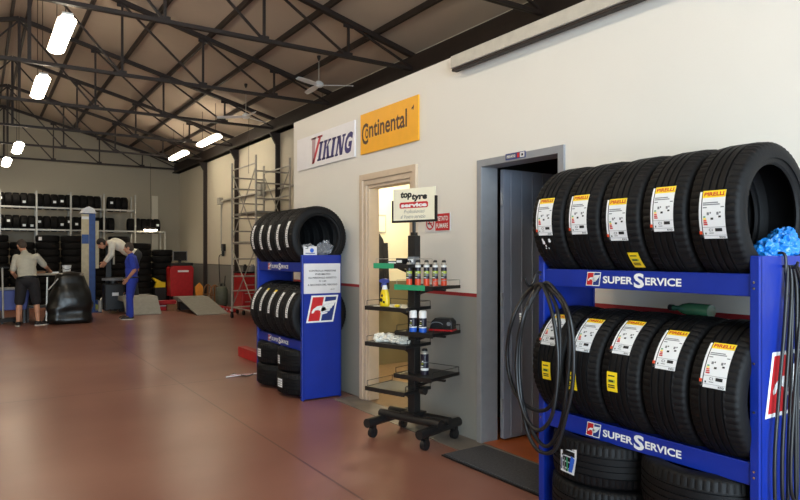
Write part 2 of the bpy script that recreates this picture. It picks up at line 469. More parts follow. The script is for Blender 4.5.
PUR = [(.53, 'on the left of the ridge pair'), (.78, 'on the right of the ridge pair'), (1.63, 'next to the ridge pair'), (2.54, 'third from the ridge'), (3.40, 'fourth from the ridge'), (4.25, 'second from the side wall'), (5.1, 'nearest the side wall')]
for x, od in PUR:
    z = roof_z(x)
    b = MB(); b.box(x-.024, x+.024, YF, YB, z-.10, z-.012, 'steel_dark')
    tag(b.build('roof_purlin'), 'long dark roof purlin running front to back, '+od, 'roof purlin', 'roof purlins')
for y, od in ((14.05, 'nearest the scaffold tower'), (16.9, 'second from the back, behind the scaffold tower'), (19.75, 'farthest back, left of the scaffold tower')):
    k = .05 if y > 19 else .028
    b = MB(); b.box(XS-.10, XS, y-k*.5, y+k*.5, 0, 4.28, 'steel_dark'); b.box(XS-.11, XS-.10, y-k, y+k, 0, 4.28, 'steel_dark')
    b.prism([(XS-.26, 4.28), (XS-.02, 4.28), (XS-.02, 4.02), (XS-.11, 4.02)], 'steel_dark', lambda u, w, q: (u, y-.04+q, w), .08)
    tag(b.build('steel_column'), 'dark steel column against the cream side wall, '+od, 'column', 'side wall columns')

# ------------------------------------------------------------------ lamps
def lamp(x, y, z, label, L=1.5):
    t = thing('fluorescent_lamp', label, 'ceiling lamp', (x, y, z), 0, 'hanging fluorescent lamps')
    b = MB(); b.box(-.06, .06, -L/2, L/2, .045, .075, 'white'); b.build('housing', t, bevel=.004)
    b = MB(); v = []; f = []; n = 16
    prof = [(-L/2, .55), (-L/2+.02, .85), (-L/2+.06, 1.), (L/2-.06, 1.), (L/2-.02, .85), (L/2, .55)]
    for yy, k in prof:
        for i in range(n):
            q = 2*PI*i/n; v.append((.105*k*math.cos(q), yy, .045*k*math.sin(q)))
    for j in range(len(prof)-1):
        for i in range(n): f.append((j*n+i, j*n+(i+1) % n, (j+1)*n+(i+1) % n, (j+1)*n+i))
    f += [tuple(range(n))[::-1], tuple((len(prof)-1)*n+i for i in range(n))]
    b.add(v, f, 'tube'); b.build('glowing_diffuser', t, smooth=True)
    for s in (-1, 1):
        b = MB(); b.cyl((0, s*L*.35, .08), (0, s*L*.35, roof_z(x)-z), .006, 'steel_dark', n=6); b.build('suspension_rod', t)
lamp(.90, 9.35, 4.28, 'bright hanging lamp at top left, largest in view')
lamp(.87, 12.3, 4.25, 'bright hanging lamp below the largest one at upper left')
lamp(.80, 17.9, 4.0, 'small bright lamp at far left, upper of the two by the back wall')
lamp(.66, 20.8, 4.0, 'small bright lamp at far left, lower of the two by the back wall')
lamp(4.67, 15.5, 4.2, 'bright lamp by the side wall, right of the far pair near the eaves')
lamp(4.67, 18.3, 4.2, 'bright lamp by the side wall, left of the far pair near the eaves')
lamp(.9, 6.5, 4.28, 'hanging lamp between the front and the middle bays, out of view')
lamp(.9, .8, 4.28, 'hanging lamp above the camera end of the floor, out of view')
lamp(.9, 3.6, 4.28, 'hanging lamp over the front of the workshop floor, out of view')
lamp(-2.6, 6.4, 4.28, 'hanging lamp over the left bay, out of view')
lamp(-2.6, 12.2, 4.28, 'hanging lamp deep in the left bay, out of view')
# small lamp on the back rack
t = thing('work_lamp', 'lit oval lamp hanging in front of the tyre storage rack', 'lamp', (4.55, 21.2, 2.23))
b = MB(); b.ball((0, 0, 0), (.2, .1, .055), 'tube', 10); b.build('glowing_bowl', t, smooth=True)
b = MB(); b.ball((0, 0, .03), (.23, .12, .05), 'steel_dark', 10); b.build('shade', t, smooth=True)
b = MB(); b.cyl((0, 0, .06), (0, 0, 2.1), .005, 'steel_dark', n=6); b.build('cable', t)

# ceiling fans
def fan(x, y, z, a0, label):
    t = thing('ceiling_fan', label, 'ceiling fan', (x, y, z), 0, 'ceiling fans')
    t.scale = (.86, .86, 1)
    b = MB(); b.lathe([(0, .06), (.05, .05), (.09, .02), (.1, -.02), (.07, -.05), (0, -.06)], 'white', 20); b.build('motor', t, smooth=True)
    b = MB(); b.cyl((0, 0, .05), (0, 0, roof_z(x)-z-.02), .009, 'alu', n=8); b.lathe([(.009, roof_z(x)-z-.10), (.035, roof_z(x)-z-.05), (.04, roof_z(x)-z-.01)], 'steel_dark', 14); b.build('down_rod', t, smooth=True)
    for k in range(3):
        a = a0+k*2*PI/3; c, s = math.cos(a), math.sin(a)
        b = MB(); pts = []
        for r, w in ((.1, .035), (.2, .06), (.4, .07), (.66, .05), (.70, .03)):
            pts.append((r, w))
        v = []; f = []
        for r, w in pts:
            for q, zz in ((-w, -.012), (w, .012)):
                for th in (0, .008): v.append((c*r-s*q, s*r+c*q, zz-.02+th-.02*r))
        for i in range(len(pts)-1):
            o = 4*i; f += [(o, o+2, o+6, o+4), (o+1, o+5, o+7, o+3), (o, o+4, o+5, o+1), (o+2, o+3, o+7, o+6)]
        f += [(0, 1, 3, 2), (16, 18, 19, 17)]
        b.add(v, f, 'white'); b.build('blade', t)
    b = MB(); b.cyl((.06, -.03, -.04), (.06, -.03, -1.2), .004, 'steel_dark', n=6); b.build('pull_cord', t)
fan(4.98, 10.13, 4.43, -.58, 'white three-bladed ceiling fan, nearer one above the left end of the white wall')
fan(4.66, 12.9, 4.335, 2.56, 'white three-bladed ceiling fan, farther one above the scaffold tower')

# ------------------------------------------------------------------ tyres
def tyre_mesh(R, W, Rin, seg, detail, m):
    h = W/2
    P = []
    if detail:
        g = .0075; wg = .0045
        P += [(-h*.89, R-.012, 2), (-h*.80, R-.0055, 2), (-h*.50, R-.002, 2)]
        for c in (-h*.42, -h*.13, h*.13, h*.42):
            P += [(c-wg, R-.001, 0), (c-wg*.7, R-g, 0), (c+wg*.7, R-g, 0), (c+wg, R-.001, 0)]
        P += [(h*.50, R-.002, 2), (h*.80, R-.0055, 2), (h*.89, R-.012, 2)]
    else:
        P += [(-h*.80, R-.010, 0), (-h*.5, R-.002, 0), (h*.5, R-.002, 0), (h*.80, R-.010, 0)]
    side = [(h*.95, R-.024, 0), (h*.99, R-.045, 0), (h, R-.06, 0), (h*.985, R-.075, 0), (h*.93, Rin+.028, 0), (h*.90, Rin+.024, 0), (h*.87, Rin+.008, 0), (h*.80, Rin, 0), (h*.70, Rin+.006, 0)]
    inner = [(h*.80, R-.055, 0), (h*.6, R-.022, 0), (0, R-.016, 0)]
    full = P + side + inner + [(-a, r, q) for a, r, q in reversed(inner[:-1])] + [(-a, r, q) for a, r, q in reversed(side)]
    k = len(full); v = []; f = []
    for i in range(seg):
        t = 2*PI*i/seg
        for y, r, q in full:
            rr = r-(.0045 if (q == 2 and i % 3 == 0) else 0)
            v.append((-rr*math.cos(t), y, rr*math.sin(t)))
    for i in range(seg):
        a = i*k; c = ((i+1) % seg)*k
        for j in range(k):
            jj = (j+1) % k; f.append((a+j, a+jj, c+jj, c+j))
    b = MB(); b.add(v, f, m); return b
TR, TW, TI = .315, .232, .212
def wrap(R):
    return lambda u, a: (-R*math.cos(a/R), -u, R*math.sin(a/R))
def big_label():
    b = MB(); f0 = wrap(TR+.0012); f1 = wrap(TR+.0022); f2 = wrap(TR+.0030)
    w, hh = .050, .103
    b.rect(-w, -hh, w, hh, 'label', f0, 2, 14)
    b.rect(-w, hh-.031, w, hh, 'yellow', f1, 2, 3)
    b.text('PIRELLI', 'red', f2, -w+.007, hh-.024, 2*w-.014, .017, .03)
    b.rect(-w-.014, -hh+.006, -w-.004, hh-.003, 'label', f0, 1, 12)
    b.rect(-w-.017, -hh+.006, -w-.004, -hh+.02, 'ink', f1, 1, 1); b.rect(-w-.017, -hh+.02, -w-.004, -hh+.034, 'can_orange', f1, 1, 1)
    for i, (u0, u1, z) in enumerate(((-.046, .02, .048), (-.046, .028, .040), (-.046, -.028, .028), (.032, .046, .028))):
        b.rect(u0, z, u1, z+.0045, 'greyink', f1)
    for u in (-.02, .022):
        b.rect(u-.008, -.002, u+.002, .010, 'greyink', f1); b.rect(u+.005, .004, u+.010, .011, 'ink', f1)
    b.rect(-.012, -.022, .000, -.013, 'ink', f1); b.rect(.022, -.014, .033, -.006, 'ink', f1)
    for i, mm in enumerate(('green', 'yellow', 'can_orange', 'red', 'red')):
        b.rect(-.044, -.012-.008*i, -.044+.010+.002*i, -.006-.008*i, mm, f1)
    b.rect(-.050, -.054, .050, -.0525, 'greyink', f1)
    b.text('C1', 'ink', f1, -.024, -.071, .016, .012, .02); b.rect(.004, -.072, .034, -.058, 'ink', f1)
    b.rect(-.042, -.084, -.036, -.076, 'ink', f1); b.rect(-.024, -.080, -.004, -.077, 'greyink', f1)
    b.rect(-.050, -.089, .050, -.0878, 'greyink', f1); b.text('E02', 'ink', f1, .018, -.1, .026, .008, .02)
    return b
def slim_label(header=False):
    b = MB(); f0 = wrap(TR+.0012); f1 = wrap(TR+.0022)
    b.rect(-.028, -.135, .028, .135, 'label', f0, 1, 16)
    if header: b.rect(-.028, .108, .028, .135, 'yellow', f1, 1, 2)
    for i in range(10):
        z = -.12+.022*i; b.rect(-.018+.006*(i % 3), z, .006+.006*((i*2) % 3), z+.009, 'ink' if i % 2 else 'greyink', f1)
    return b
def yellow_sticker():
    b = MB(); f0 = wrap(TR+.0012); f1 = wrap(TR+.0022)
    b.rect(-.03, -.048, .03, .048, 'yellow', f0, 2, 4)
    for z in (-.03, -.02, .026): b.rect(-.022, z, .016, z+.006, 'ink', f1)
    b.rect(-.022, -.004, .018, .012, 'can_lime', f1); b.rect(-.018, -.001, .010, .008, 'ink', f1)
    return b
TY0 = tyre_mesh(TR, TW, TI, 186, True, 'rubber')
near_mesh = TY0.build('tyre', smooth=True, angle=28); NEAR = near_mesh.data; bpy.data.objects.remove(near_mesh)
o = big_label().build('paper_label'); BIGL = o.data; bpy.data.objects.remove(o)
o = slim_label().build('paper_label'); SLIM = o.data; bpy.data.objects.remove(o)
o = slim_label(True).build('paper_label'); SLIMY = o.data; bpy.data.objects.remove(o)
o = yellow_sticker().build('sticker'); STICK = o.data; bpy.data.objects.remove(o)
def put(name, me, parent=None, loc=(0,0,0), rot=(0,0,0)):
    o = bpy.data.objects.new(name, me); COL.objects.link(o); o.parent = parent; o.location = loc; o.rotation_euler = rot
    return o
def tyre(loc, label, group, lab=BIGL, ang=0., off=0., rot=(0,0,0)):
    t = put('tyre', NEAR, None, loc, rot); tag(t, label, 'tyre', group)
    if lab: put('paper_label', lab, t, (0, off, 0), (0, math.radians(ang), 0))
    return t

# ------------------------------------------------------------------ tyre racks
XF, XBK = 2.68, 3.10          # rack front / back
RL = 1.235
def emblem(b, fn, u0, w0, W, H, sh):
    """tilted red and blue field with a white bird"""
    def q(e): return lambda u, w: fn(u0+W*u+sh*w, w0+H*w, e)
    b.poly([(0,0),(1,0),(1,1),(0,1)], 'white', q(0))
    k = .06
    b.poly([(k,k),(.47,k),(.47,1-k),(k,1-k)], 'red', q(.001)); b.poly([(.53,k),(1-k,k),(1-k,1-k),(.53,1-k)], 'navy', q(.001))
    b.poly([(.12,.40),(.16,.50),(.28,.60),(.44,.62),(.60,.54),(.66,.44),(.50,.40),(.34,.46),(.24,.45),(.20,.36),(.14,.34)], 'white', q(.0018))
    for i, (a, c, l) in enumerate(((.36, .46, .78), (.46, .55, .84), (.555, .65, .90), (.655, .76, .93))):
        b.poly([(.44+.02*i, a),(l, a+.05),(l+.02, c+.05),(.46+.02*i, c)], 'white', q(.0018))
    b.poly([(.50,.28),(.70,.33),(.72,.38),(.52,.36)], 'white', q(.0018))
def rack(y0, label):
    """front faces -X, length from y0 (near the camera) to y0+RL"""
    t = thing('tyre_rack', label, 'tyre rack', (XF, y0, 0), 0, 'blue tyre display racks')
    D = XBK-XF
    for nm, ya, yb in (('side_panel', 0, .028), ('side_panel', RL-.028, RL)):
        b = MB(); b.box(0, D, ya, yb, .012, 1.445, 'blue')
        fy = (ya-.0, ya+.04) if ya == 0 else (yb-.04, yb)
        b.box(-.012, .012, fy[0], fy[1], .0, 1.445, 'blue'); b.box(D-.012, D+.004, fy[0], fy[1], .0, 1.445, 'blue')
        p = b.build(nm, t, bevel=.004)
        if ya == 0:
            e = MB(); emblem(e, lambda u, w, q: (u, -.0015-q, w), .03, .77, .30, .27, .06); e.build('emblem', p)
        bl = MB()
        yc = (fy[0]+fy[1])/2
        for z in (1.335, 1.31, .555, .53, 1.0, .8): bl.cyl((-.012, yc, z), (-.017, yc, z), .005, 'chrome', n=10)
        bl.build('bolts', p, smooth=True)
    for lvl, zz in ((0, 1.37), (1, .585)):
        b = MB(); b.box(-.004, .022, .036, RL-.036, zz-.095, zz, 'blue'); b.box(.0, .06, .036, RL-.036, zz-.012, zz, 'blue')
        p = b.build('front_beam', t, bevel=.004)
        e = MB()
        fn = lambda u, w, q=0: (-.0065-q, RL-u, zz-.095+w)
        emblem(e, fn, .335, .012, .088, .072, .012)
        f2 = lambda u, w: fn(u, w, 0)
        e.text('SUPER', 'white', f2, .445, .028, .180, .037, .03)
        e.text('S', 'white', f2, .630, .012, .058, .072, .035)
        e.text('ERVICE', 'white', f2, .694, .028, .190, .037, .03)
        e.build('lettering', p)
        b = MB(); b.box(D-.05, D-.02, .028, RL-.028, zz-.07, zz, 'blue'); b.build('rear_beam', t, bevel=.004)
    b = MB(); b.box(.05, D-.02, .028, RL-.028, .012, .03, 'blue'); b.build('floor_plate', t)
    return t
Y_NEAR, Y_MID = 1.376, 5.80
rack(Y_NEAR, 'blue steel tyre rack in the right foreground, cables hung on both ends')
rack(Y_MID, 'blue steel tyre rack in the middle by the beige doorway, paper notice on its side')
AX = 2.88; PITCH = .2352
ups = [5, 5, -2, 5, -2]; lows = [40, 39, 42, 35, 27]
WHICH = ['leftmost', 'second from left', 'middle', 'fourth from left', 'rightmost']
DET = ['', '', '', '', ' with blue film in its hole']
for lvl, zc, angs, nm in ((0, 1.6285, ups, 'upper'), (1, .8435, lows, 'lower')):
    for i in range(5):
        y = Y_NEAR+.03+PITCH*(4.5-i)
        extra = DET[i] if lvl == 0 else (' with yellow sticker' if i < 3 else '')
        t = tyre((AX, y, zc), f'{WHICH[i]} tyre on foreground rack {nm} shelf{extra}', 'tyres on the foreground rack', BIGL, angs[i], -.012 if i > 2 else 0., (0, 0, 0))
        if lvl == 1 and i < 3:
            s = put('sticker', STICK, t, (0, (-.01, .05, .03)[i], 0), (0, math.radians((-4, -9, -2)[i]), 0))
            s['label'] = 'small yellow sticker'
        if lvl == 0 and i == 2:
            s = put('sticker', STICK, t, (0, -.05, 0), (0, math.radians(-41), 0)); s['label'] = 'small yellow sticker'
        if lvl == 0 and i == 0:
            b = MB(); f = wrap(TR+.0012)
            for u, z, r in ((-.03, -.10, .006), (-.026, -.115, .009), (-.016, -.135, .005), (.018, -.105, .009), (.0, -.15, .004), (-.02, -.15, .004)):
                b.poly([(u+r*math.cos(q*PI/4)*(1+.4*math.sin(3*q)), z+1.3*r*math.sin(q*PI/4)) for q in range(8)], 'label', f)
            b.build('paper_scraps', t)['label'] = 'torn scraps of white paper'
for lvl, zc, angs, nm in ((0, 1.6285, (3, 2, 0, 0, 5), 'upper'), (1, .8435, (24, 24, 22, 18, 20), 'lower')):
    for i in range(5):
        y = Y_MID+.03+PITCH*(4.5-i)
        extra = ' with clear film in its hole' if (lvl == 0 and i == 4) else ''
        tyre((AX, y, zc), f'{WHICH[i]} tyre on the {nm} shelf of the middle rack{extra}', 'tyres on the middle rack', SLIMY if (lvl == 1 and i in (1, 2)) else SLIM, angs[i])
# tyres lying flat under the racks: two stacks of two each
def paper_patch(t, up_ang, m2='greyink', z0=-.03):
    b = MB(); f0 = wrap(TR+.0015); f1 = wrap(TR+.0025)
    return b, f0, f1
def flat_label(t, a, w=.10, h=.085, style=0):
    # tyre lies flat (axis vertical); label glued on its tread, facing the floor aisle
    b = MB(); R0 = TR+.0015; R1 = TR+.0026
    g = lambda R: (lambda u, z: (-R*math.cos(a+u/R), z, -R*math.sin(a+u/R)))
    f0, f1 = g(R0), g(R1)
    if style == 0:
        b.rect(-w/2, -h/2, w/2, h/2, 'label', f0, 6, 1)
        for i in range(4):
            for j in range(3): b.rect(-w*.4+w*.22*i, -h*.34+h*.26*j, -w*.4+w*.22*i+w*.13, -h*.34+h*.26*j+h*.12, 'greyink' if (i+j) % 2 else 'ink', f1)
    else:
        b.poly([(-w*.36,-h*.6),(w*.5,-h*.6),(w*.5,h*.3),(-w*.5,h*.55),(-w*.5,h*.2)], 'label', f0)
        b.poly([(-w*.2,h*.26),(w*.4,h*.10),(w*.4,h*.17),(-w*.2,h*.34)], 'ink', f1)
        b.poly([(-w*.40,h*.1),(-w*.2,h*.22),(-w*.05,-h*.5),(-w*.25,-h*.5)], 'can_blue', f1)
        b.poly([(.0,h*.1),(w*.1,h*.1),(w*.06,-h*.5),(-.004,-h*.5)], 'green', f1)
        b.poly([(w*.18,h*.05),(w*.26,h*.05),(w*.28,-h*.5),(w*.16,-h*.5)], 'greyink', f1)
        b.poly([(w*.36,h*.0),(w*.44,h*.0),(w*.46,-h*.5),(w*.38,-h*.5)], 'navy', f1)
    o = b.build('paper_label', t)
FLAT = (PI/2, 0, 0)
for y0, nm in ((Y_NEAR, 'foreground'), (Y_MID, 'middle')):
    for ci, (yy, side) in enumerate(((y0+RL-.03-.305, 'left'), (y0+.03+.300, 'right'))):
        for k in range(2):
            t = tyre((AX+.006*k, yy, .03+TW*(k+.5)+.001*k), f'tyre lying flat under the {nm} rack, {"upper" if k else "lower"} one of the {side} stack', f'tyres lying under the {nm} rack', None, rot=FLAT)
            if nm == 'middle':
                if (side, k) == ('left', 1): flat_label(t, .02)
                if (side, k) == ('right', 1): flat_label(t, .08, .06)
                if (side, k) == ('right', 0): flat_label(t, -.05)
            elif (side, k) == ('left', 1):
                flat_label(t, .10, .12, .12, 1)

# things on the racks
t = thing('paper_notice', 'white paper notice with black capital letters taped to the middle rack side', 'notice', (XF+.005, Y_MID-.003, 1.06))
b = MB(); b.box(0, .405, -.002, 0, 0, .30, 'paper'); b.build('sheet', t)
b = MB(); f = lambda u, w: (u, -.0032, w)
for s, u0, w0, ww in (('CONTROLLA PRESSIONE', .055, .218, .30), ('PNEUMATICI', .125, .184, .165), ('DA PERSONALE ADDETTO', .05, .148, .31), ('€ 1,50', .165, .114, .08), ('A SECONDA DEL VEICOLO', .04, .078, .33)):
    b.text(s, 'ink', f, u0, w0, ww, .018, .025)
b.text('GRAZIE', 'ink', f, .29, .036, .05, .008, .02)
b.build('lettering', t)
t = thing('price_card', 'small white and blue card standing on top of the middle rack side', 'card', (XF+.01, Y_MID+.012, 1.446))
b = MB(); b.prism([(0,0),(.145,0),(.145,.085),(.06,.085),(.05,.07),(.0,.09)], 'paper', lambda u, w, q: (u, q, w), .003); b.build('card', t)
b = MB(); f = lambda u, w: (u, -.001, w)
b.poly([(.09+.022*math.cos(q*PI/6), .045+.022*math.sin(q*PI/6)) for q in range(12)], 'can_blue', f); b.rect(.02, .012, .125, .02, 'navy', f); b.rect(.02, .06, .05, .066, 'ink', f); b.build('print', t)

def crumple(name, m, label, cat, loc, lumps, seed, flat=False):
    b = MB()
    for k, (c, r) in enumerate(lumps):
        bm = bmesh.new(); bmesh.ops.create_icosphere(bm, subdivisions=5, radius=1)
        for v in bm.verts:
            d = v.co.normalized()
            n1 = noise.noise(d*1.9+Vector((seed+k*7.1, 0, 0))); n2 = abs(noise.noise(d*2.6+Vector((0, seed+k*3.3, 0))))
            s = 1.05+.35*n1-.55*n2
            v.co = Vector((c[0]+d.x*r[0]*s, c[1]+d.y*r[1]*s, c[2]+d.z*r[2]*s))
        b.add([v.co[:] for v in bm.verts], [tuple(q.index for q in p.verts) for p in bm.faces], m); bm.free()
    o = b.build(name, None, loc, smooth=not flat, angle=50)
    tag(o, label, cat); return o
crumple('plastic_film', 'bluefilm', 'crumpled bright blue plastic film in the hole of the rightmost upper tyre', 'plastic film', (2.93, 1.47, 1.43),
        [((-.08, -.03, .035), (.055, .05, .05)), ((.0, -.02, .04), (.07, .06, .055)), ((.09, -.02, .06), (.08, .06, .085)), ((.03, .03, .03), (.14, .07, .045)), ((-.04, .0, .02), (.09, .05, .035))], 3.7, False)
crumple('plastic_film', 'clearfilm', 'crumpled clear plastic film in the hole of the rightmost upper tyre on the middle rack', 'plastic film', (2.86, 5.93, 1.415),
        [((-.09, -.03, .09), (.09, .07, .05)), ((.02, -.02, .07), (.09, .07, .045)), ((.12, .0, .10), (.08, .07, .08))], 11.2, True)
t = thing('glass_bottle', 'green bottle lying on top of the lower tyres of the foreground rack', 'bottle', (2.945, 1.84, 1.178))
b = MB()
prof = [(0, -.11), (.03, -.11), (.033, -.1), (.033, .02), (.026, .06), (.013, .09), (.013, .125), (0, .125)]
v = MB(); v.lathe(prof, 'greenglass', 18); v.build('bottle', t, smooth=True, rot=(0, PI/2, PI/2-.2))
v = MB(); v.lathe([(0, .124), (.016, .124), (.016, .15), (0, .15)], 'plastic_black', 14); v.build('cap', t, smooth=True, rot=(0, PI/2, PI/2-.2))

# cables on the racks (hung on hooks)
def spline(pts, n=8, closed=False):
    P = [Vector(p) for p in pts]; k = len(P); out = []
    for i in range(k if closed else k-1):
        p0 = P[(i-1) % k] if (closed or i > 0) else P[i]; p1 = P[i]; p2 = P[(i+1) % k]; p3 = P[(i+2) % k] if (closed or i < k-2) else p2
        for j in range(n):
            s = j/n; out.append(.5*((2*p1)+(p2-p0)*s+(2*p0-5*p1+4*p2-p3)*s*s+(3*p1-p0-3*p2+p3)*s**3))
    if not closed: out.append(P[-1])
    return out
CF, CS, CC, CVH, CH = 640., .5505, .8348, 254.5, 1.45
def on_x(u, v, X):      # point at distance X to the right seen in that direction (used to trace the hanging loops)
    tt = (u-400)/CF; d = X/(CS+CC*tt); return (X, d*(CC-CS*tt), CH+d*(CVH-v)/CF)
def on_y(u, v, Y):
    tt = (u-400)/CF; d = Y/(CC-CS*tt); return (d*(CS+CC*tt), Y, CH+d*(CVH-v)/CF)
t = thing('hanging_cable', 'black cable coiled in long loops on the left post of the foreground rack', 'cable', (XF, Y_NEAR+RL, 1.28))
off = Vector((XF, Y_NEAR+RL, 1.28))
loops = [
    [(541,284),(524,297),(512,321),(507,352),(511,382),(522,402),(540,411),(553,402),(559,375),(560,340),(556,306)],
    [(541,284),(530,301),(521,330),(519,370),(524,408),(535,436),(548,446),(561,424),(568,375),(569,333),(562,303)],
    [(543,284),(556,291),(567,308),(573,338),(573,380),(567,412),(556,448),(541,452),(529,436),(522,405),(519,360),(524,318)],
    [(541,284),(532,296),(523,318),(517,350),(518,390),(527,420),(540,430),(553,412),(558,360),(552,312)],
]
b = MB()
for i, lp in enumerate(loops):
    X = 2.53-.018*i
    b.tube([Vector(p)-off for p in spline([on_x(u, v, X+(.06 if v < 300 else 0)) for u, v in lp], 6, True)], .0105, 'plastic_black', 8, True)
b.build('coil', t, smooth=True, angle=60)
b = MB()
p0 = Vector(on_x(520, 327, 2.49)); 
for i in range(6):
    p = Vector(on_x(521-.4*i*.3, 327-2.6*i, 2.478))-off
    b.box(p.x-.002, p.x+.002, p.y-.006, p.y+.006, p.z-.004, p.z+.004, 'white')
b.build('printed_mark', t)
b = MB()
hk = [Vector((-.012, -.02, .07)), Vector((-.05, -.02, .06)), Vector((-.085, -.02, .0)), Vector((-.12, -.02, .0)), Vector((-.14, -.02, .04))]
b.tube(spline(hk, 6), .007, 'plastic_black', 8); b.build('hook', t, smooth=True)
t = thing('hanging_cable', 'bundle of black cables hanging down the right side panel of the foreground rack', 'cable', (2.83, Y_NEAR-.02, 1.3))
off = Vector((2.83, Y_NEAR-.02, 1.3))
b = MB()
for i, (xa, xb, zb) in enumerate(((2.735, 2.845, .33), (2.775, 2.90, .36), (2.865, 2.96, .34), (2.805, 2.985, .40))):
    y = Y_NEAR-.022-.010*i; ta, tb = 2.845+.02*i, 2.88+.022*i
    pts = [(2.86, y+.004, 1.405), (ta, y, 1.31), (ta+(xa-ta)*.3, y-.003, 1.1), (ta+(xa-ta)*.7, y-.004, .85), (xa, y-.005, .6), (xa+.01, y-.005, zb+.05), ((xa+xb)/2, y-.006, zb), (xb-.01, y-.006, zb+.05), (xb, y-.007, .65), (tb+(xb-tb)*.4, y-.008, 1.0), (tb, y-.006, 1.29), (2.866, y, 1.40)]
    b.tube([Vector(p)-off for p in spline(pts, 6)], .0078, 'plastic_black', 8)
b.build('strands', t, smooth=True, angle=60)
b = MB(); b.tube([Vector(p)-off for p in spline([(2.85, Y_NEAR+.05, 1.462), (2.85, Y_NEAR+.02, 1.457), (2.852, Y_NEAR-.012, 1.447), (2.854, Y_NEAR-.014, 1.36), (2.857, Y_NEAR-.018, 1.27)], 6)], .006, 'plastic_black', 8); b.build('lead', t, smooth=True)
b = MB(); b.tube([Vector(p)-off for p in spline([(2.86, Y_NEAR, 1.40), (2.86, Y_NEAR-.045, 1.395), (2.86, Y_NEAR-.06, 1.42)], 6)], .006, 'plastic_black', 8); b.build('hook', t, smooth=True)

# ------------------------------------------------------------------ wall signs
def wallfn(y_left, z0, x=XW-.004):
    return lambda u, w, q=0: (x-q, y_left-u, z0+w)
t = thing('wall_sign', 'white sign with blue and red VIKING lettering high on the white wall', 'sign', (XW-.004, 7.12, 2.45))
W, H = 1.41, .375
b = MB(); b.box(-.016, 0, -W, 0, 0, H, 'vik_board'); b.build('board', t, bevel=.002)
b = MB(); fn = lambda u, w: (-.0172, -u, w); sh = .30
def stroke(pts, m):
    b.poly(pts, m, lambda u, w: fn(u+sh*(w-.1), w))
def serif(u, w, wd, m): stroke([(u, w), (u+wd, w), (u+wd, w+.022), (u, w+.022)], m)
zb, zt_ = .055, .265
# big V
V0 = .365
stroke([(V0-.02, .335), (V0+.075, .335), (V0+.125, .04), (V0+.065, .04)], 'vik_grey'); serif(V0-.045, .315, .145, 'vik_grey')
stroke([(V0+.165, .335), (V0+.225, .335), (V0+.125, .04), (V0+.065, .04)], 'vik_red'); serif(V0+.125, .315, .125, 'vik_red')
u = .560
def let_I(u):
    stroke([(u+.02, zb), (u+.078, zb), (u+.078, zt_), (u+.02, zt_)], 'vik_blue'); serif(u, zb, .098, 'vik_blue'); serif(u, zt_-.022, .098, 'vik_blue')
let_I(u); u += .115
stroke([(u+.02, zb), (u+.072, zb), (u+.072, zt_), (u+.02, zt_)], 'vik_blue'); serif(u, zb, .088, 'vik_blue'); serif(u, zt_-.022, .088, 'vik_blue')
stroke([(u+.066, .165), (u+.10, .185), (u+.165, zt_), (u+.125, zt_)], 'vik_blue'); stroke([(u+.085, .18), (u+.125, .20), (u+.185, zb), (u+.125, zb)], 'vik_blue'); serif(u+.105, zb, .09, 'vik_blue'); serif(u+.105, zt_-.022, .07, 'vik_blue')
u += .195
let_I(u); u += .115
stroke([(u+.02, zb), (u+.056, zb), (u+.056, zt_), (u+.02, zt_)], 'vik_blue'); stroke([(u+.14, zb), (u+.172, zb), (u+.172, zt_), (u+.14, zt_)], 'vik_blue'); stroke([(u+.02, zt_), (u+.08, zt_), (u+.172, zb), (u+.115, zb)], 'vik_blue'); serif(u, zb, .075, 'vik_blue'); serif(u, zt_-.022, .06, 'vik_blue'); serif(u+.12, zt_-.022, .075, 'vik_blue')
u += .20
b.text('G', 'vik_blue', lambda a, w: fn(a+sh*(w-.1), w), u, zb-.004, .155, zt_-zb+.008, .05)
b.build('lettering', t)
t = thing('wall_sign', 'orange-yellow sign with dark Continental lettering high on the white wall', 'sign', (XW-.004, 5.59, 2.45))
W, H = 1.01, .40
b = MB(); b.box(-.016, 0, -W, 0, 0, H, 'con_board'); b.build('board', t, bevel=.002)
b = MB(); f = lambda u, w: (-.0172, -u, w)
b.text('C', 'con_ink', f, .03, .09, .125, .21, .012)
b.text('o', 'con_ink', f, .098, .145, .062, .10, .012)
b.text('ntinental', 'con_ink', f, .172, .145, .665, .165, .02)
b.poly([(.905,.285),(.915,.305),(.93,.31),(.94,.325),(.948,.31),(.94,.285),(.932,.275),(.928,.292),(.915,.29)], 'con_ink', f)
b.build('lettering', t)
t = thing('wall_sign', 'small red and white no-smoking notice on the wall behind the display stand', 'sign', (XW-.004, 4.49, 1.645))
b = MB(); b.box(-.006, 0, -.35, 0, 0, .15, 'paper'); b.build('board', t)
b = MB(); f = lambda u, w: (-.0072, -u, w); f1 = lambda u, w: (-.0082, -u, w)
b.rect(.15, .005, .345, .145, 'red', f)
b.text('VIETATO', 'white', f1, .165, .085, .16, .04, .02); b.text('FUMARE', 'white', f1, .165, .025, .16, .04, .02)
for i in range(24):
    a0, a1 = 2*PI*i/24, 2*PI*(i+1)/24
    b.poly([(.075+.058*math.cos(a0), .072+.058*math.sin(a0)), (.075+.058*math.cos(a1), .072+.058*math.sin(a1)), (.075+.044*math.cos(a1), .072+.044*math.sin(a1)), (.075+.044*math.cos(a0), .072+.044*math.sin(a0))], 'red', f1)
b.poly([(.035, .10), (.045, .11), (.115, .044), (.105, .034)], 'red', f1); b.rect(.04, .062, .095, .075, 'ink', f); b.rect(.098, .062, .106, .075, 'can_orange', f)
b.build('print', t)
t = thing('door_plate', 'small blue name plate on the lintel of the grey steel doorway', 'sign', (XW-.0162, 3.47, 2.135))
b = MB(); b.box(-.005, 0, -.20, 0, 0, .045, 'navy'); b.build('plate', t)
b = MB(); f = lambda u, w: (-.006, -u, w)
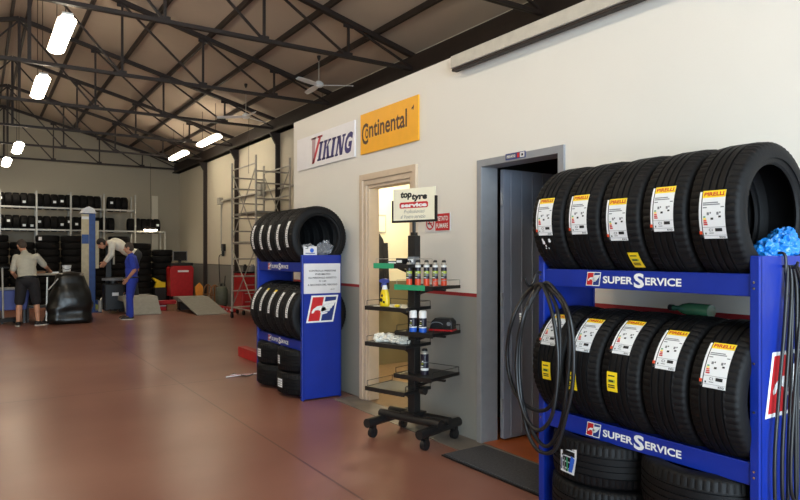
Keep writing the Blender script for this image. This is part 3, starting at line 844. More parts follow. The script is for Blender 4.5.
b.rect(.012, .008, .108, .036, 'greyink', f); b.rect(.12, .006, .145, .040, 'red', f); b.rect(.15, .004, .195, .041, 'paper', f)
b.text('PRIVATO', 'white', lambda u, w: (-.0066, -u, w), .016, .014, .086, .016, .02); b.rect(.164, .014, .182, .03, 'ink', lambda u, w: (-.0066, -u, w)); b.build('print', t)

# ------------------------------------------------------------------ display stand
ST = thing('display_stand', 'black wheeled display stand with staggered trays between the two doorways', 'display stand', (2.88, 4.165, 0), math.radians(-73))
b = MB(); b.box(-.036, .036, -.036, .036, .13, 1.60, 'steel_black'); b.build('pole', ST, bevel=.004)
b = MB(); b.cyl((0, 0, 1.60), (0, 0, 1.72), .014, 'steel_black'); b.box(-.02, .02, -.02, .02, 1.60, 1.625, 'steel_black'); b.build('upper_pole', ST, smooth=True)
for s in (-1, 1):
    b = MB(); b.cyl((s*.26, -.27, .125), (s*.26, .24, .125), .036, 'steel_black', n=14); b.build('foot', ST, smooth=True)
    for q in (-.2, .18):
        c = MB(); c.cyl((s*.26-.018, q, .04), (s*.26+.018, q, .04), .039, 'plastic_black', n=18); c.box(s*.26-.024, s*.26-.018, q-.018, q+.018, .04, .1, 'steel_black'); c.box(s*.26+.018, s*.26+.024, q-.018, q+.018, .04, .1, 'steel_black'); c.box(s*.26-.024, s*.26+.024, q-.018, q+.018, .088, .1, 'steel_black')
        c.build('caster', ST, smooth=True)
for q in (-.07, .05):
    b = MB(); b.cyl((-.29, q, .17), (.31, q, .17), .032, 'steel_black', n=14); b.build('crossbar', ST, smooth=True)
b = MB(); b.box(-.07, .07, -.09, .07, .15, .21, 'steel_black'); b.build('pole_socket', ST)
def tray(x0, x1, y0, y1, z, strip=False, rail=True):
    b = MB(); b.box(x0, x1, y0, y1, z-.012, z, 'steel_black')
    b.box(x0, x1, y0-.004, y0+.004, z-.03, z+.004, 'steel_black'); b.box(x0, x0+.006, y0, y1, z-.022, z+.004, 'steel_black'); b.box(x1-.006, x1, y0, y1, z-.022, z+.004, 'steel_black')
    p = b.build('tray', ST, bevel=.002)
    if rail:
        r = MB(); zz = z+.045
        pts = [(x1-.004, y0+.02, zz), (x1-.004, y1-.006, zz), (x0+.004, y1-.006, zz), (x0+.004, y0+.02, zz)]
        for a, c in zip(pts, pts[1:]): r.cyl(a, c, .0025, 'alu' if strip else 'steel_black', n=6)
        for a in pts: r.cyl((a[0], a[1], z), a, .0025, 'alu' if strip else 'steel_black', n=6)
        r.build('wire_rail', p, smooth=True)
    if strip:
        r = MB(); sx1 = x1 if x0 < -.2 else x0+.29
        r.box(x0, (x1-.14 if x0 < -.2 else x0+.30), y0-.008, y0-.004, z-.03, z+.012, 'green'); r.build('price_strip', p)['label'] = 'green price strip'
    return p
TRs = dict(R1=tray(-.09, .28, -.13, .24, 1.205, True), R2=tray(-.09, .28, -.13, .24, .85), R3=tray(-.10, .27, -.13, .24, .515),
           L1=tray(-.29, .06, -.15, .17, 1.37, True), L2=tray(-.39, .04, -.15, .17, 1.032), L3=tray(-.39, .04, -.15, .17, .742), L4=tray(-.37, .04, -.17, .17, .385))
b = MB()
for x0, x1, z in ((0, .25, .16), (0, .25, .17)): pass
for z, s in ((1.19, 1), (.835, 1), (.50, 1), (1.355, -1), (1.017, -1), (.727, -1), (.37, -1)):
    k = MB(); k.bar((s*.03, 0, z-.06), (s*.03, 0, z), .03, .05, 'steel_black'); k.bar((0, 0, z-.012), (s*.30, 0, z-.012), .03, .014, 'steel_black'); k.bar((s*.03, 0, z-.055), (s*.16, 0, z-.012), .012, .02, 'steel_black'); k.build('bracket', ST)
b = MB(); b.cyl((.19, -.05, .475), (.0, .0, .40), .010, 'steel_black', n=10); b.cyl((.12, -.06, .40), (.16, -.06, .40), .03, 'steel_black', n=12); b.build('clamp_arm', ST, smooth=True)
# header sign
b = MB(); b.box(-.222, -.210, -.012, .012, 1.71, 1.885, 'steel_black'); b.box(.210, .222, -.012, .012, 1.71, 1.905, 'steel_black'); b.box(-.222, .222, -.012, .012, 1.705, 1.722, 'steel_black')
b.build('sign_frame', ST)
b = MB(); b.box(-.211, .211, -.004, .004, 1.718, 1.975, 'cream'); sg = b.build('sign_board', ST)
b = MB(); f = lambda u, w: (u, -.0052, w)
b.text('top', 'ink', f, -.135, 1.886, .115, .066, .05, .12); b.text('tyre', 'ink', f, -.022, 1.868, .155, .062, .05, .12)
b.poly([(-.145, 1.826), (-.135, 1.818), (.13, 1.818), (.142, 1.826), (.142, 1.858), (.13, 1.866), (-.132, 1.866), (-.145, 1.856)], 'red', f)
b.text('service', 'white', lambda u, w: (u, -.006, w), -.13, 1.826, .26, .032, .05)
b.text('Professionisti', 'greyink', f, -.10, 1.778, .21, .028, -.005, .3); b.text('al Vostro servizio', 'greyink', f, -.135, 1.738, .25, .028, -.005, .3)
b.build('lettering', sg)

# products on the stand (stand-local placement turned into room placement)
MS = Matrix.Translation(ST.location) @ Matrix.Rotation(math.radians(-73), 4, 'Z')
def on_stand(x, y, z): return tuple(MS @ Vector((x, y, z)))
RZ = math.radians(-73)
def can(x, y, z, h, r, body, cap, label, group, cat='spray can'):
    bf = .66 if cap == 'white' else .80
    t = thing('spray_can', label, cat, on_stand(x, y, z), RZ, group)
    bd = MB()
    zs = 0
    for frac, m in body:
        z2 = zs+frac*h*bf
        bd.cyl((0, 0, zs), (0, 0, z2), r, m, n=18, caps=False); zs = z2
    bd.lathe([(r, zs), (r*.96, zs+.008), (r*.72, zs+.022), (r*.4, zs+.026)], 'alu' if cap != 'white' else 'white', 18); bd.lathe([(0, 0), (r, 0)], 'alu', 18)
    for q in range(3): bd.poly([(-.010+.004*q, -r-.0008, h*(.30+.1*q)), (.012, -r-.0008, h*(.30+.1*q)), (.012, -r-.0008, h*(.34+.1*q)), (-.010+.004*q, -r-.0008, h*(.34+.1*q))], 'white' if q != 1 else 'can_lime')
    bd.build('body', t, smooth=True)
    c = MB(); rr = r*.72 if cap != 'white' else r*.98
    c.lathe([(rr, zs+.004), (rr, h-.008), (rr-.006, h), (0, h)], cap, 18); c.build('cap', t, smooth=True)
    return t
W5 = ['leftmost', 'second from left', 'middle', 'fourth from left', 'rightmost']
for i in range(5):
    can(.022+.047*i, -.09+.05*i, 1.206, .20, .0235, [(.34, 'can_orange'), (.14, 'can_black'), (.12, 'greyink'), (.12, 'can_lime'), (.18, 'can_black'), (.10, 'white')], 'plastic_black', f'{W5[i]} of the five orange and black cans on the upper right tray', 'orange and black cans')
for i in range(2):
    can(.045+.08*i, -.07+.02*i, .851, .165, .031, [(.30, 'can_blue'), (.08, 'white'), (.62, 'can_black')], 'white', f'white-capped black and blue spray can, {("left", "right")[i]} of the pair on the middle right tray', 'white-capped cans')
can(.105, .0, .516, .20, .032, [(.2, 'can_black'), (.12, 'white'), (.25, 'can_black'), (.06, 'greyink'), (.37, 'can_black')], 'plastic_black', 'dark spray can standing alone on the lowest right tray', 'dark can')
t = thing('tool_case', 'black moulded case with a red lower edge on the middle right tray', 'case', on_stand(.185, .13, .851), RZ+.25)
b = MB()
pts = [(-.095, .012), (.095, .012), (.095, .075), (.07, .10), (-.05, .10), (-.08, .07)]
b.prism(pts, 'plastic_black', lambda u, w, q: (u, -.05+q, w), .10); b.build('body', t, bevel=.006)
b = MB(); b.box(-.098, .098, -.053, .053, 0, .014, 'redpaint'); b.build('base_edge', t, bevel=.002)
b = MB(); b.tube([(-.03+.05*math.cos(q*PI/8), -.055, .05+.02*math.sin(q*PI/8)) for q in range(9)], .004, 'greyink', 6); b.cyl((.07, -.051, .06), (.07, -.056, .06), .016, 'greyink', n=14); b.build('handle', t, smooth=True)
# items on left trays
for i, (x, y, m, s, lb) in enumerate(((-.06, -.06, 'plastic_black', (.035, .05, .05), 'small dark box beside the green strip on the top left tray'), (.018, -.03, 'greyink', (.03, .045, .062), 'small grey box next to the pole on the top left tray'), (-.17, -.03, 'can_black', (.05, .05, .028), 'flat dark packet behind the green strip on the top left tray'))):
    b = MB(); b.box(-s[0], s[0], -s[1], s[1], 0, s[2], m); b.box(-s[0]*.8, s[0]*.7, -s[1]-.001, -s[1], s[2]*.3, s[2]*.7, 'white')
    tag(b.build('small_box', None, on_stand(x, y, 1.371), bevel=.003, rot=(0, 0, RZ+.2*i)), lb, 'box', 'boxes on the top left tray')
t = thing('spray_bottle', 'yellow trigger spray bottle with a blue head on the left tray', 'spray bottle', on_stand(-.255, -.06, 1.033), RZ)
b = MB()
def oval(prof, m):
    v = []; n = 18; f = []
    for rx, ry, z in prof:
        for i in range(n): v.append((rx*math.cos(2*PI*i/n), ry*math.sin(2*PI*i/n), z))
    for j in range(len(prof)-1):
        for i in range(n): f.append((j*n+i, j*n+(i+1) % n, (j+1)*n+(i+1) % n, (j+1)*n+i))
    f += [tuple(range(n))[::-1], tuple((len(prof)-1)*n+i for i in range(n))]
    return v, f
v, f = oval([(.044, .028, 0), (.047, .03, .01), (.046, .03, .06), (.036, .026, .11), (.026, .02, .135)], None); b.add(v, f, 'bottle_yellow')
v, f = oval([(.026, .02, .135), (.022, .018, .15), (.017, .016, .17)], None); b.add(v, f, 'white')
b.ball((-.012, -.0305, .05), (.016, .002, .016), 'ink', 6); b.ball((.016, -.0305, .035), (.012, .002, .010), 'ink', 6); b.ball((-.006, -.026, .085), (.012, .006, .012), 'ink', 6)
b.build('bottle', t, smooth=True)
b = MB(); b.cyl((0, 0, .168), (0, 0, .185), .017, 'trigger_blue'); b.prism([(-.05, .195), (-.05, .21), (-.02, .222), (.03, .222), (.045, .205), (.035, .19), (.0, .185), (-.03, .188)], 'trigger_blue', lambda u, w, q: (u, -.012+q, w), .024); b.bar((-.02, 0, .19), (-.035, 0, .155), .012, .008, 'trigger_blue'); b.build('trigger_head', t, bevel=.002)
b = MB(); b.ball((0, 0, .012), (.026, .02, .012), 'bottle_yellow', 8); b.ball((.03, .01, .009), (.012, .012, .009), 'label', 6)
tag(b.build('sponge', None, on_stand(-.09, -.1, 1.033), smooth=True), 'small yellow sponge near the pole on the left tray', 'sponge')
crumple('rag', 'cloth', 'bunched white rag lying on the left tray below the yellow bottle', 'rag', on_stand(-.2, -.02, .748),
        [((-.05, .10, .022), (.07, .06, .04)), ((.0, .0, .022), (.07, .10, .042)), ((.01, -.1, .02), (.05, .07, .034)), ((.045, -.15, .016), (.035, .04, .03))], 5.5)

# door mat
b = MB(); b.box(0, .38, 0, 1.0, .004, .016, 'matting'); b.box(-.012, .392, -.012, 1.012, .0, .010, 'steel_black')
tag(b.build('door_mat', None, (2.81, 2.66, .0045), rot=(0, 0, .02)), 'dark grey doormat in front of the grey steel doorway', 'mat')

# office contents
t = thing('office_lamp', 'lit lamp on the office ceiling behind the beige doorway', 'ceiling lamp', (4.15, 6.35, 2.86))
b = MB(); b.lathe([(0, -.09), (.12, -.08), (.17, -.04), (.18, -.01)], 'tube2', 20); b.build('glass_shade', t, smooth=True)
b = MB(); b.cyl((0, 0, -.012), (0, 0, 0), .19, 'white', n=20); b.build('base', t)
t = thing('jacket', 'black jacket hanging on the office wall seen through the beige doorway', 'jacket', (4.31, 7.10, .82))
b = MB()
n = 20; rows = [(0, .13, .03), (.15, .125, .04), (.45, .12, .05), (.7, .115, .055), (.83, .085, .045), (.9, .035, .03)]
v = []; f = []
for j, (z, rx, ry) in enumerate(rows):
    for i in range(n):
        a = 2*PI*i/n; k = 1+.08*math.sin(5*a+j); v.append((rx*k*math.cos(a), ry*k*math.sin(a)-.02, z))
for j in range(len(rows)-1):
    for i in range(n): f.append((j*n+i, j*n+(i+1) % n, (j+1)*n+(i+1) % n, (j+1)*n+i))
f += [tuple(range(n))[::-1], tuple((len(rows)-1)*n+i for i in range(n))]
b.add(v, f, 'jacket'); b.build('body', t, smooth=True, angle=80)
for s in (-1, 1):
    b = MB(); b.cyl((s*.11, -.03, .78), (s*.135, -.05, .18), .045, 'jacket', .035, n=12); b.build('sleeve', t, smooth=True)
t = thing('coat_hook', 'metal coat hook rail above the black jacket in the office', 'coat hook', (4.36, 7.135, 1.95))
b = MB(); b.box(-.12, .12, -.01, 0, -.22, .02, 'alu'); b.box(-.105, .105, -.012, -.01, -.2, .0, 'office'); b.build('back_plate', t)
b = MB(); b.tube(spline([(-.05, -.01, -.18), (-.05, -.06, -.2), (-.05, -.075, -.15)], 5), .006, 'steel_black', 6); b.build('hook', t, smooth=True)

# ------------------------------------------------------------------ scaffold tower
t = thing('scaffold_tower', 'grey wheeled scaffold tower against the cream side wall', 'scaffold', (4.84, 12.8, 0))
DX, DY = .76, 1.5
for x in (0, DX):
    for y in (0, DY):
        b = MB(); b.cyl((x, y, .14), (x, y, 3.53), .022, 'alu', n=10); p = b.build('upright', t, smooth=True)
        c = MB(); c.cyl((x-.02, y, .06), (x+.02, y, .06), .058, 'plastic_black', n=16); c.box(x-.028, x+.028, y-.02, y+.02, .1, .15, 'steel_black'); c.build('caster', p, smooth=True)
for y in (0, DY):
    for z in (.25, .62, .95, 1.35, 1.7, 1.98, 2.28, 2.62, 2.95, 3.2):
        b = MB(); b.cyl((0, y, z), (DX, y, z), .017, 'alu', n=8); b.build('rung', t, smooth=True)
for x in (0, DX):
    for z in (.25, 1.72, 2.72, 3.36):
        b = MB(); b.cyl((x, 0, z), (x, DY, z), .017, 'alu', n=8); b.build('guard_rail', t, smooth=True)
    for (z0, z1) in ((.25, 1.6), (1.6, .25), (1.75, 3.3), (3.3, 1.75)):
        b = MB(); b.cyl((x, 0, z0), (x, DY, z1), .012, 'alu', n=8); b.build('cross_brace', t, smooth=True)
b = MB(); b.box(.03, DX-.03, .03, DY-.03, 2.33, 2.37, 'rampgrey'); b.build('deck', t)

# ------------------------------------------------------------------ things along the side wall
t = thing('wall_conduit', 'grey conduit pipe along the cream side wall with a box at its end', 'conduit', (XS, 11, 2.99))
b = MB(); b.cyl((-.04, 0, 0), (-.04, 7.3, 0), .03, 'alu', n=8); b.build('pipe', t, smooth=True)
b = MB(); b.box(-.12, 0, 7.2, 7.4, -.1, .1, 'alu'); b.build('junction_box', t, bevel=.01)
b = MB(); b.box(-.15, 0, 3.9, 4.2, -.1, .22, 'alu'); b.build('switch_box', t, bevel=.01)
b = MB(); b.cyl((-.03, 7.3, -.1), (-.03, 7.3, -1.35), .016, 'alu', n=8); b.build('drop_pipe', t, smooth=True)
t = thing('air_regulator', 'black air regulator with a dangling hose on the cream side wall', 'air regulator', (XS-.02, 18.0, 1.45))
b = MB(); b.box(-.08, 0, -.08, .08, .1, .3, 'steel_black'); b.cyl((-.05, 0, -.05), (-.05, 0, .1), .04, 'steel_black', n=12); b.build('body', t, bevel=.006)
b = MB(); b.tube(spline([(-.05, .05, .0), (-.08, .25, -.05), (-.06, .32, -.35), (-.05, .28, -.8), (-.08, .05, -1.2), (-.07, -.15, -.9), (-.05, -.2, -.6)], 8), .012, 'plastic_black', 6); b.build('hose', t, smooth=True)
t = thing('pressure_tank', 'small grey-green tank standing at the foot of the cream side wall', 'tank', (5.66, 17.6, 0))
b = MB(); b.lathe([(0, .04), (.14, .04), (.17, .10), (.17, .46), (.13, .54), (.05, .57), (0, .57)], 'canister', 20); b.build('body', t, smooth=True)
b = MB(); b.cyl((0, 0, .56), (0, 0, .64), .03, 'steel_black', n=10); b.tube(spline([(-.1, 0, .53), (-.08, 0, .64), (.08, 0, .64), (.1, 0, .53)], 5), .01, 'canister', 6); b.build('valve', t, smooth=True)
b = MB(); b.cyl((0, 0, 0), (0, 0, .05), .14, 'steel_black', n=16); b.build('foot_ring', t)
t = thing('tool_cabinet', 'red tool cabinet behind the scaffold tower', 'cabinet', (5.5, 15.05, 0))
b = MB(); b.box(-.26, .28, -.3, .3, .12, 1.0, 'redpaint'); b.build('body', t, bevel=.01)
for k in range(4):
    d = MB(); d.box(-.24, .26, -.312, -.3, .16+.2*k, .34+.2*k, 'redpaint'); dd = d.build('drawer', t, bevel=.004)
    h = MB(); h.box(-.2, .22, -.325, -.312, .315+.2*k, .33+.2*k, 'alu'); h.build('handle', dd)
b = MB(); b.box(-.27, .29, -.31, .31, 1.0, 1.04, 'steel_black'); b.build('top_mat', t)
for x in (-.2, .22):
    for y in (-.22, .22):
        b = MB(); b.cyl((x-.02, y, .06), (x+.02, y, .06), .06, 'plastic_black', n=14); b.box(x-.02, x+.02, y-.02, y+.02, .06, .13, 'steel_black'); b.build('caster', t, smooth=True)
for i, (x, y, r, m, lb) in enumerate(((5.4, 15.0, .05, 'steel_black', 'dark spray tin on top of the red tool cabinet, at its left edge'), (5.55, 14.9, .06, 'greyink', 'grey tin on top of the red tool cabinet, at its centre'), (5.68, 15.0, .045, 'steel_black', 'dark jar on top of the red tool cabinet, at its right edge'))):
    b = MB(); b.lathe([(0, 0), (r, 0), (r, .12), (r*.7, .14), (r*.6, .17), (0, .17)], m, 14)
    tag(b.build('tin', None, (x, y, 1.041), smooth=True), lb, 'tin', 'tins on the red cabinet')
b = MB(); b.box(-.04, .04, -1.3, 1.3, 0, .10, 'redpaint'); b.box(-.09, .09, -1.3, 1.3, 0, .012, 'redpaint')
for k in range(9): b.box(-.046, -.04, -1.15+.27*k, -1.05+.27*k, .03, .07, 'label')
tag(b.build('floor_barrier', None, (5.35, 16.9, 0)), 'low red barrier on the floor by the side wall, left of the red cabinet', 'barrier')
t = thing('diagnostic_cart', 'red wheeled workshop cart carrying a small monitor near the side wall', 'cart', (5.30, 20.6, 0))
b = MB(); b.prism([(-.34, .16), (.34, .16), (.36, 1.02), (.30, 1.10), (-.30, 1.10), (-.36, 1.02)], 'redpaint', lambda u, w, q: (u, -.25+q, w), .5); b.build('body', t, bevel=.015)
b = MB(); b.box(-.13, .20, -.256, -.251, .90, .96, 'label'); b.build('name_plate', t)
b = MB(); b.box(-.34, .34, -.26, .26, 1.10, 1.19, 'steel_black'); b.build('top_tray', t, bevel=.01)
for x in (-.24, .24):
    for y in (-.18, .18):
        b = MB(); b.cyl((x-.025, y, .08), (x+.025, y, .08), .08, 'plastic_black', n=14); b.box(x-.03, x+.03, y-.03, y+.03, .08, .18, 'steel_black'); b.build('caster', t, smooth=True)
t = thing('monitor', 'small dark monitor standing on the red workshop cart', 'monitor', (5.30, 20.6, 1.19))
b = MB(); b.box(-.2, .2, -.02, .03, .07, .35, 'steel_black'); b.box(-.22, -.2, -.03, .03, .06, .36, 'greyink'); b.box(.2, .22, -.03, .03, .06, .36, 'greyink'); b.box(-.22, .22, -.03, .03, .35, .365, 'greyink'); b.build('housing', t)
b = MB(); b.box(-.19, .19, -.024, -.02, .08, .34, 'screen'); b.build('screen', t)
b = MB(); b.box(-.04, .04, 0, .04, .0, .08, 'steel_black'); b.box(-.12, .12, -.08, .1, 0, .012, 'steel_black'); b.build('stand', t)
# wheel alignment lift: two runways with ramps and a red cross beam
def runway(x0, x1, y0, yr, y1, h, label):
    t = thing('lift_runway', label, 'lift runway', ((x0+x1)/2, y0, 0), 0, 'lift runways')
    w = (x1-x0)/2
    b = MB(); b.prism([(0, .005), (yr-y0, h-.03), (yr-y0, h), (0, .02)], 'rampgrey', lambda u, z, q: (-w+q, u, z), 2*w); b.build('ramp', t)
    b = MB(); b.box(-w, w, yr-y0, y1-y0, h-.11, h, 'rampgrey'); b.build('platform', t)
    for q in range(2):
        b = MB(); b.box(-w*.8, w*.8, yr-y0+.08+q*(y1-yr-.3), yr-y0+.22+q*(y1-yr-.3), 0, h-.11, 'steel_dark'); b.build('support', t)
runway(4.33, 5.10, 15.3, 17.0, 17.5, .34, 'grey lift runway with a sloping ramp left of the scaffold tower')
b = MB()
b = None
runway(2.92, 3.72, 16.15, 16.6, 17.6, .42, 'grey lift runway right behind the man in blue')
t = thing('lift_cross_beam', 'red steel cross beam on the floor below the red workshop cart', 'beam', (4.05, 17.25, 0))
b = MB(); b.box(-.3, .27, -.09, .09, .0, .09, 'redpaint'); b.box(-.3, .27, -.09, .09, .17, .26, 'redpaint'); b.box(-.3, .27, .0, .07, .09, .17, 'redpaint'); b.build('beam', t, bevel=.006)
b = MB(); b.box(-.3, .27, -.05, -.03, .11, .13, 'label'); b.build('rod', t)
b = MB(); b.box(.02, .27, -.2, -.09, .0, .16, 'wood'); b.build('end_block', t)
b = MB(); b.prism([(-.1, 0), (.1, 0), (.12, .5), (.02, .62), (-.12, .5)], 'orange', lambda u, w, q: (u, q, w), .05)
tag(b.build('orange_board', None, (5.5, 19.1, .0), rot=(-.12, 0, .2)), 'orange board leaning beside the red workshop cart', 'board')
for i, (x, y, lb) in enumerate(((5.58, 18.62, 'brown wheel clamp leaning by the side wall, left of the pair'), (5.62, 18.1, 'brown wheel clamp leaning by the side wall, right of the pair'))):
    t = thing('wheel_clamp', lb, 'wheel clamp', (x, y, 0), .4, 'wheel clamps by the side wall')
    b = MB(); b.tube([(.16*math.cos(q*PI/10), 0, .30+.28*math.sin(q*PI/10)) for q in range(20)], .018, 'wood', 8, True); b.build('ring', t, smooth=True)
    b = MB(); b.bar((0, 0, .0), (0, 0, .58), .04, .03, 'wood'); b.bar((-.16, 0, .3), (.16, 0, .3), .04, .03, 'wood'); b.build('cross_bars', t)
t = thing('oil_can', 'yellow topped container left of the red workshop cart', 'container', (4.75, 20.9, 0))
b = MB(); b.box(-.17, .17, -.15, .15, 0, .42, 'steel_black'); b.build('base_box', t, bevel=.01)
b = MB(); b.prism([(-.15, .42), (.16, .42), (.16, .58), (.05, .60), (-.2, .74), (-.22, .70), (-.1, .58)], 'bottle_yellow', lambda u, w, q: (u, -.1+q, w), .2); b.build('yellow_top', t, bevel=.01)

# ------------------------------------------------------------------ back tyre storage rack
t = thing('storage_rack', 'long grey storage rack full of tyres along the back wall', 'rack', (0, 21.6, 0))
UX = [-.38, .53, 1.44, 2.34, 3.26, 4.17]
for x in UX:
    for y in (0, .62):
        b = MB(); b.box(x-.022, x+.022, y-.03, y+.03, 0, 3.33, 'alu'); b.build('upright', t)
for x in (5.08,):
    for y in (0, .62):
        b = MB(); b.box(x-.022, x+.022, y-.03, y+.03, 0, 2.2, 'alu'); b.build('upright', t)
LV = [(2.87, 4.17), (2.21, 5.08)]
for z, x1 in LV:
    for y in (.13, .49):
        b = MB(); b.box(-.4, x1, y-.02, y+.02, z-.05, z, 'alu'); b.build('rail', t)
    b = MB()
    for x in [u for u in UX+[5.08] if u <= x1+.01]: b.box(x-.02, x+.02, 0, .62, z-.06, z-.02, 'alu')
    b.build('brackets', t)
o = tyre_mesh(.24, .19, .15, 36, False, 'rubber_far').build('tyre', smooth=True); FAR = o.data; bpy.data.objects.remove(o)
b = MB(); b.rect(-.04, -.035, .04, .035, 'label', lambda u, a: (-.2415*math.cos(a/.2415), -u, .2415*math.sin(a/.2415)), 1, 2); o = b.build('paper_tag'); TAGM = o.data; bpy.data.objects.remove(o)
b = MB(); b.rect(-.05, -.05, .05, .05, 'label', lambda u, a: (-.3165*math.cos(a/.3165), -u, .3165*math.sin(a/.3165)), 1, 3); o = b.build('paper_tag'); TAGM2 = o.data; bpy.data.objects.remove(o)
LN = ['top', 'second']
for (z, x1), nm in zip(LV, LN):
    x = -.25; i = 0
    while x < x1-.12:
        if random.random() > .05:
            q = put('tyre', FAR, None, (x, 21.91, z+.159+random.uniform(0, .01)), (0, random.uniform(0, 1), PI/2))
            tag(q, f'dark tyre standing in the {nm} row of the back wall storage rack', 'tyre', f'tyres in the {nm} row of the storage rack')
            if random.random() < .12:
                put('paper_tag', TAGM, q, (0, 0, 0), (0, random.uniform(-.3, .3)-q.rotation_euler.y, 0))
        x += .197; i += 1
o = tyre_mesh(.315, .20, .2, 40, False, 'rubber_far').build('tyre', smooth=True); FARF = o.data; bpy.data.objects.remove(o)
SN = ['first', 'second', 'third', 'fourth', 'fifth', 'sixth', 'seventh', 'eighth']
for k in range(8):
    xx = .42+.64*k; hgt = (10, 9, 10, 10, 9, 10, 9, 8)[k]
    for j in range(hgt):
        q = put('tyre', FARF, None, (xx+random.uniform(-.015, .015), 21.2+random.uniform(-.015, .015), .1+.2005*j), (PI/2, 0, random.uniform(0, 6)))
        tag(q, f'dark tyre lying in the {SN[k]} floor stack from the left, before the storage rack', 'tyre', f'tyres in the {SN[k]} floor stack')
        if random.random() < .1:
            w_ = put('paper_tag', TAGM2, q, (0, 0, 0), (0, 0, 0)); w_.rotation_euler.y = q.rotation_euler.z-PI/2+random.uniform(-.5, .5)

# ------------------------------------------------------------------ lift post and machines
t = thing('lift_post', 'tall blue two-post lift column with a cream front and white cap', 'car lift', (2.30, 17.8, 0))
b = MB(); b.box(-.10, .17, -.12, .16, .03, 2.48, 'bluedark'); b.build('column', t, bevel=.01)
b = MB(); b.box(-.15, .02, -.145, -.12, .35, 2.46, 'buff'); b.build('front_cover', t, bevel=.004)
b = MB(); b.box(-.145, .015, -.15, -.145, 1.72, 1.95, 'bluedark'); b.box(-.145, .015, -.15, -.145, 2.33, 2.40, 'label'); b.build('stickers', t)
b = MB(); b.prism([(-.17, 2.48), (.19, 2.48), (.14, 2.60), (.02, 2.66), (-.10, 2.60)], 'label', lambda u, w, q: (u, -.16+q, w), .34); b.build('cap', t, bevel=.01)
b = MB(); b.box(-.2, .3, -.25, .25, 0, .03, 'bluedark'); b.build('base_plate', t)
b = MB(); b.box(.17, .26, -.05, .1, 1.1, 2.3, 'buff'); b.bar((.2, 0, .25), (.24, -.4, .25), .09, .09, 'bluedark'); b.cyl((.24, -.4, .03), (.24, -.4, .3), .05, 'alu', n=12); b.build('carriage', t)
t = thing('tyre_changer', 'dark tyre changing machine beside the blue lift column', 'tyre changer', (2.84, 17.45, 0))
b = MB(); b.box(-.22, .25, -.2, .25, .05, .72, 'plastic_black'); b.build('cabinet', t, bevel=.03)
b = MB(); b.cyl((.0, 0, .72), (.0, 0, .8), .12, 'steel_black', n=16); b.cyl((.0, 0, .8), (0, 0, .86), .26, 'greyink', n=24); b.build('turntable', t, smooth=True)
b = MB(); b.bar((-.05, .36, .1), (-.05, .36, 1.75), .12, .12, 'plastic_black'); b.bar((-.05, .36, 1.7), (.02, .0, 1.7), .08, .08, 'plastic_black'); b.cyl((.02, 0, 1.75), (.02, 0, 1.2), .025, 'alu', n=10); b.build('tool_arm', t)
b = MB(); b.box(-.05, .10, -.206, -.2, .42, .5, 'label'); b.build('sticker', t)
b = MB()
for x in (-.1, .0, .1): b.bar((x, -.2, .08), (x, -.36, .06), .05, .02, 'steel_black')
b.build('pedals', t)
# workbench and bucket
t = thing('workbench', 'workbench with a pale top behind the bulky black machine', 'workbench', (1.35, 16.05, 0))
b = MB(); b.box(-.5, .62, -.28, .28, 1.0, 1.035, 'bench'); b.build('top', t)
for x in (-.46, .58):
    for y in (-.24, .24):
        b = MB(); b.box(x-.02, x+.02, y-.02, y+.02, 0, 1.0, 'steel_dark'); b.build('leg', t)
b = MB(); b.box(-.46, .58, -.24, .24, .3, .33, 'steel_black'); b.build('shelf', t)
t = thing('bucket', 'white bucket with a dark curved handle on the workbench', 'bucket', (1.66, 16.1, 1.036))
b = MB(); b.lathe([(0, 0), (.075, 0), (.095, .17), (.10, .175), (.09, .175), (.07, .01), (0, .01)], 'label', 18); b.build('pail', t, smooth=True)
b = MB(); b.tube([(.1*math.cos(PI+q*PI/10), -.02-.08*math.sin(q*PI/10), .15-.07*math.sin(q*PI/10)) for q in range(11)], .006, 'ink', 6); b.build('handle', t, smooth=True)
b = MB(); b.box(-.08, .08, -.05, .05, 0, .05, 'wood'); tag(b.build('wooden_block', None, (1.15, 15.95, 1.036), bevel=.004), 'brown block on the workbench by the hand of the man in grey', 'block')
b = MB(); b.box(-.07, .07, -.04, .04, 0, .035, 'label'); tag(b.build('parts_box', None, (1.42, 15.95, 1.036), bevel=.004), 'flat white box on the workbench near its middle', 'box')
# bulky black covered machine
b = MB()
n = 56; rows = 34; v = []; f = []
for j in range(rows+1):
    z = 1.09*j/rows
    fr = z/1.09
    hw = .44 if fr < .4 else .44-.20*((fr-.35)/.65)**1.1
    hd = .40 if fr < .5 else .40-.15*((fr-.5)/.5)
    if fr > .92: s = math.sqrt(max(0, 1-((fr-.92)/.08)**2))*.75+.25; hw *= s; hd *= s
    if fr < .05: hw *= .93+1.4*fr; hd *= .93+1.4*fr
    for i in range(n):
        a = 2*PI*i/n; ca, sa = math.cos(a), math.sin(a)
        x = hw*math.copysign(abs(ca)**.55, ca); y = hd*math.copysign(abs(sa)**.55, sa)
        k = .05*noise.noise(Vector((x*3, y*3, z*2.2)))+.035*noise.noise(Vector((x*7, y*7, z*4)))+.018*math.sin(z*22+2*noise.noise(Vector((x*2, y*2, z))))*(1 if fr < .35 else .4)
        v.append((x*(1+k*1.6), y*(1+k*1.6), z))
for j in range(rows):
    for i in range(n): f.append((j*n+i, j*n+(i+1) % n, (j+1)*n+(i+1) % n, (j+1)*n+i))
f += [tuple(range(n))[::-1], tuple(rows*n+i for i in range(n))]
b.add(v, f, 'bag')
t = thing('covered_machine', 'bulky black covered machine on the floor between the man in grey and the lift column', 'covered machine', (1.64, 15.3, 0))
b.build('cover', t, smooth=True, angle=60)
b = MB(); b.bar((-.46, -.2, .05), (-.44, -.18, .98), .025, .025, 'alu'); b.bar((-.43, -.3, .72), (-.25, -.28, .95), .03, .02, 'alu'); b.build('side_handle', t)
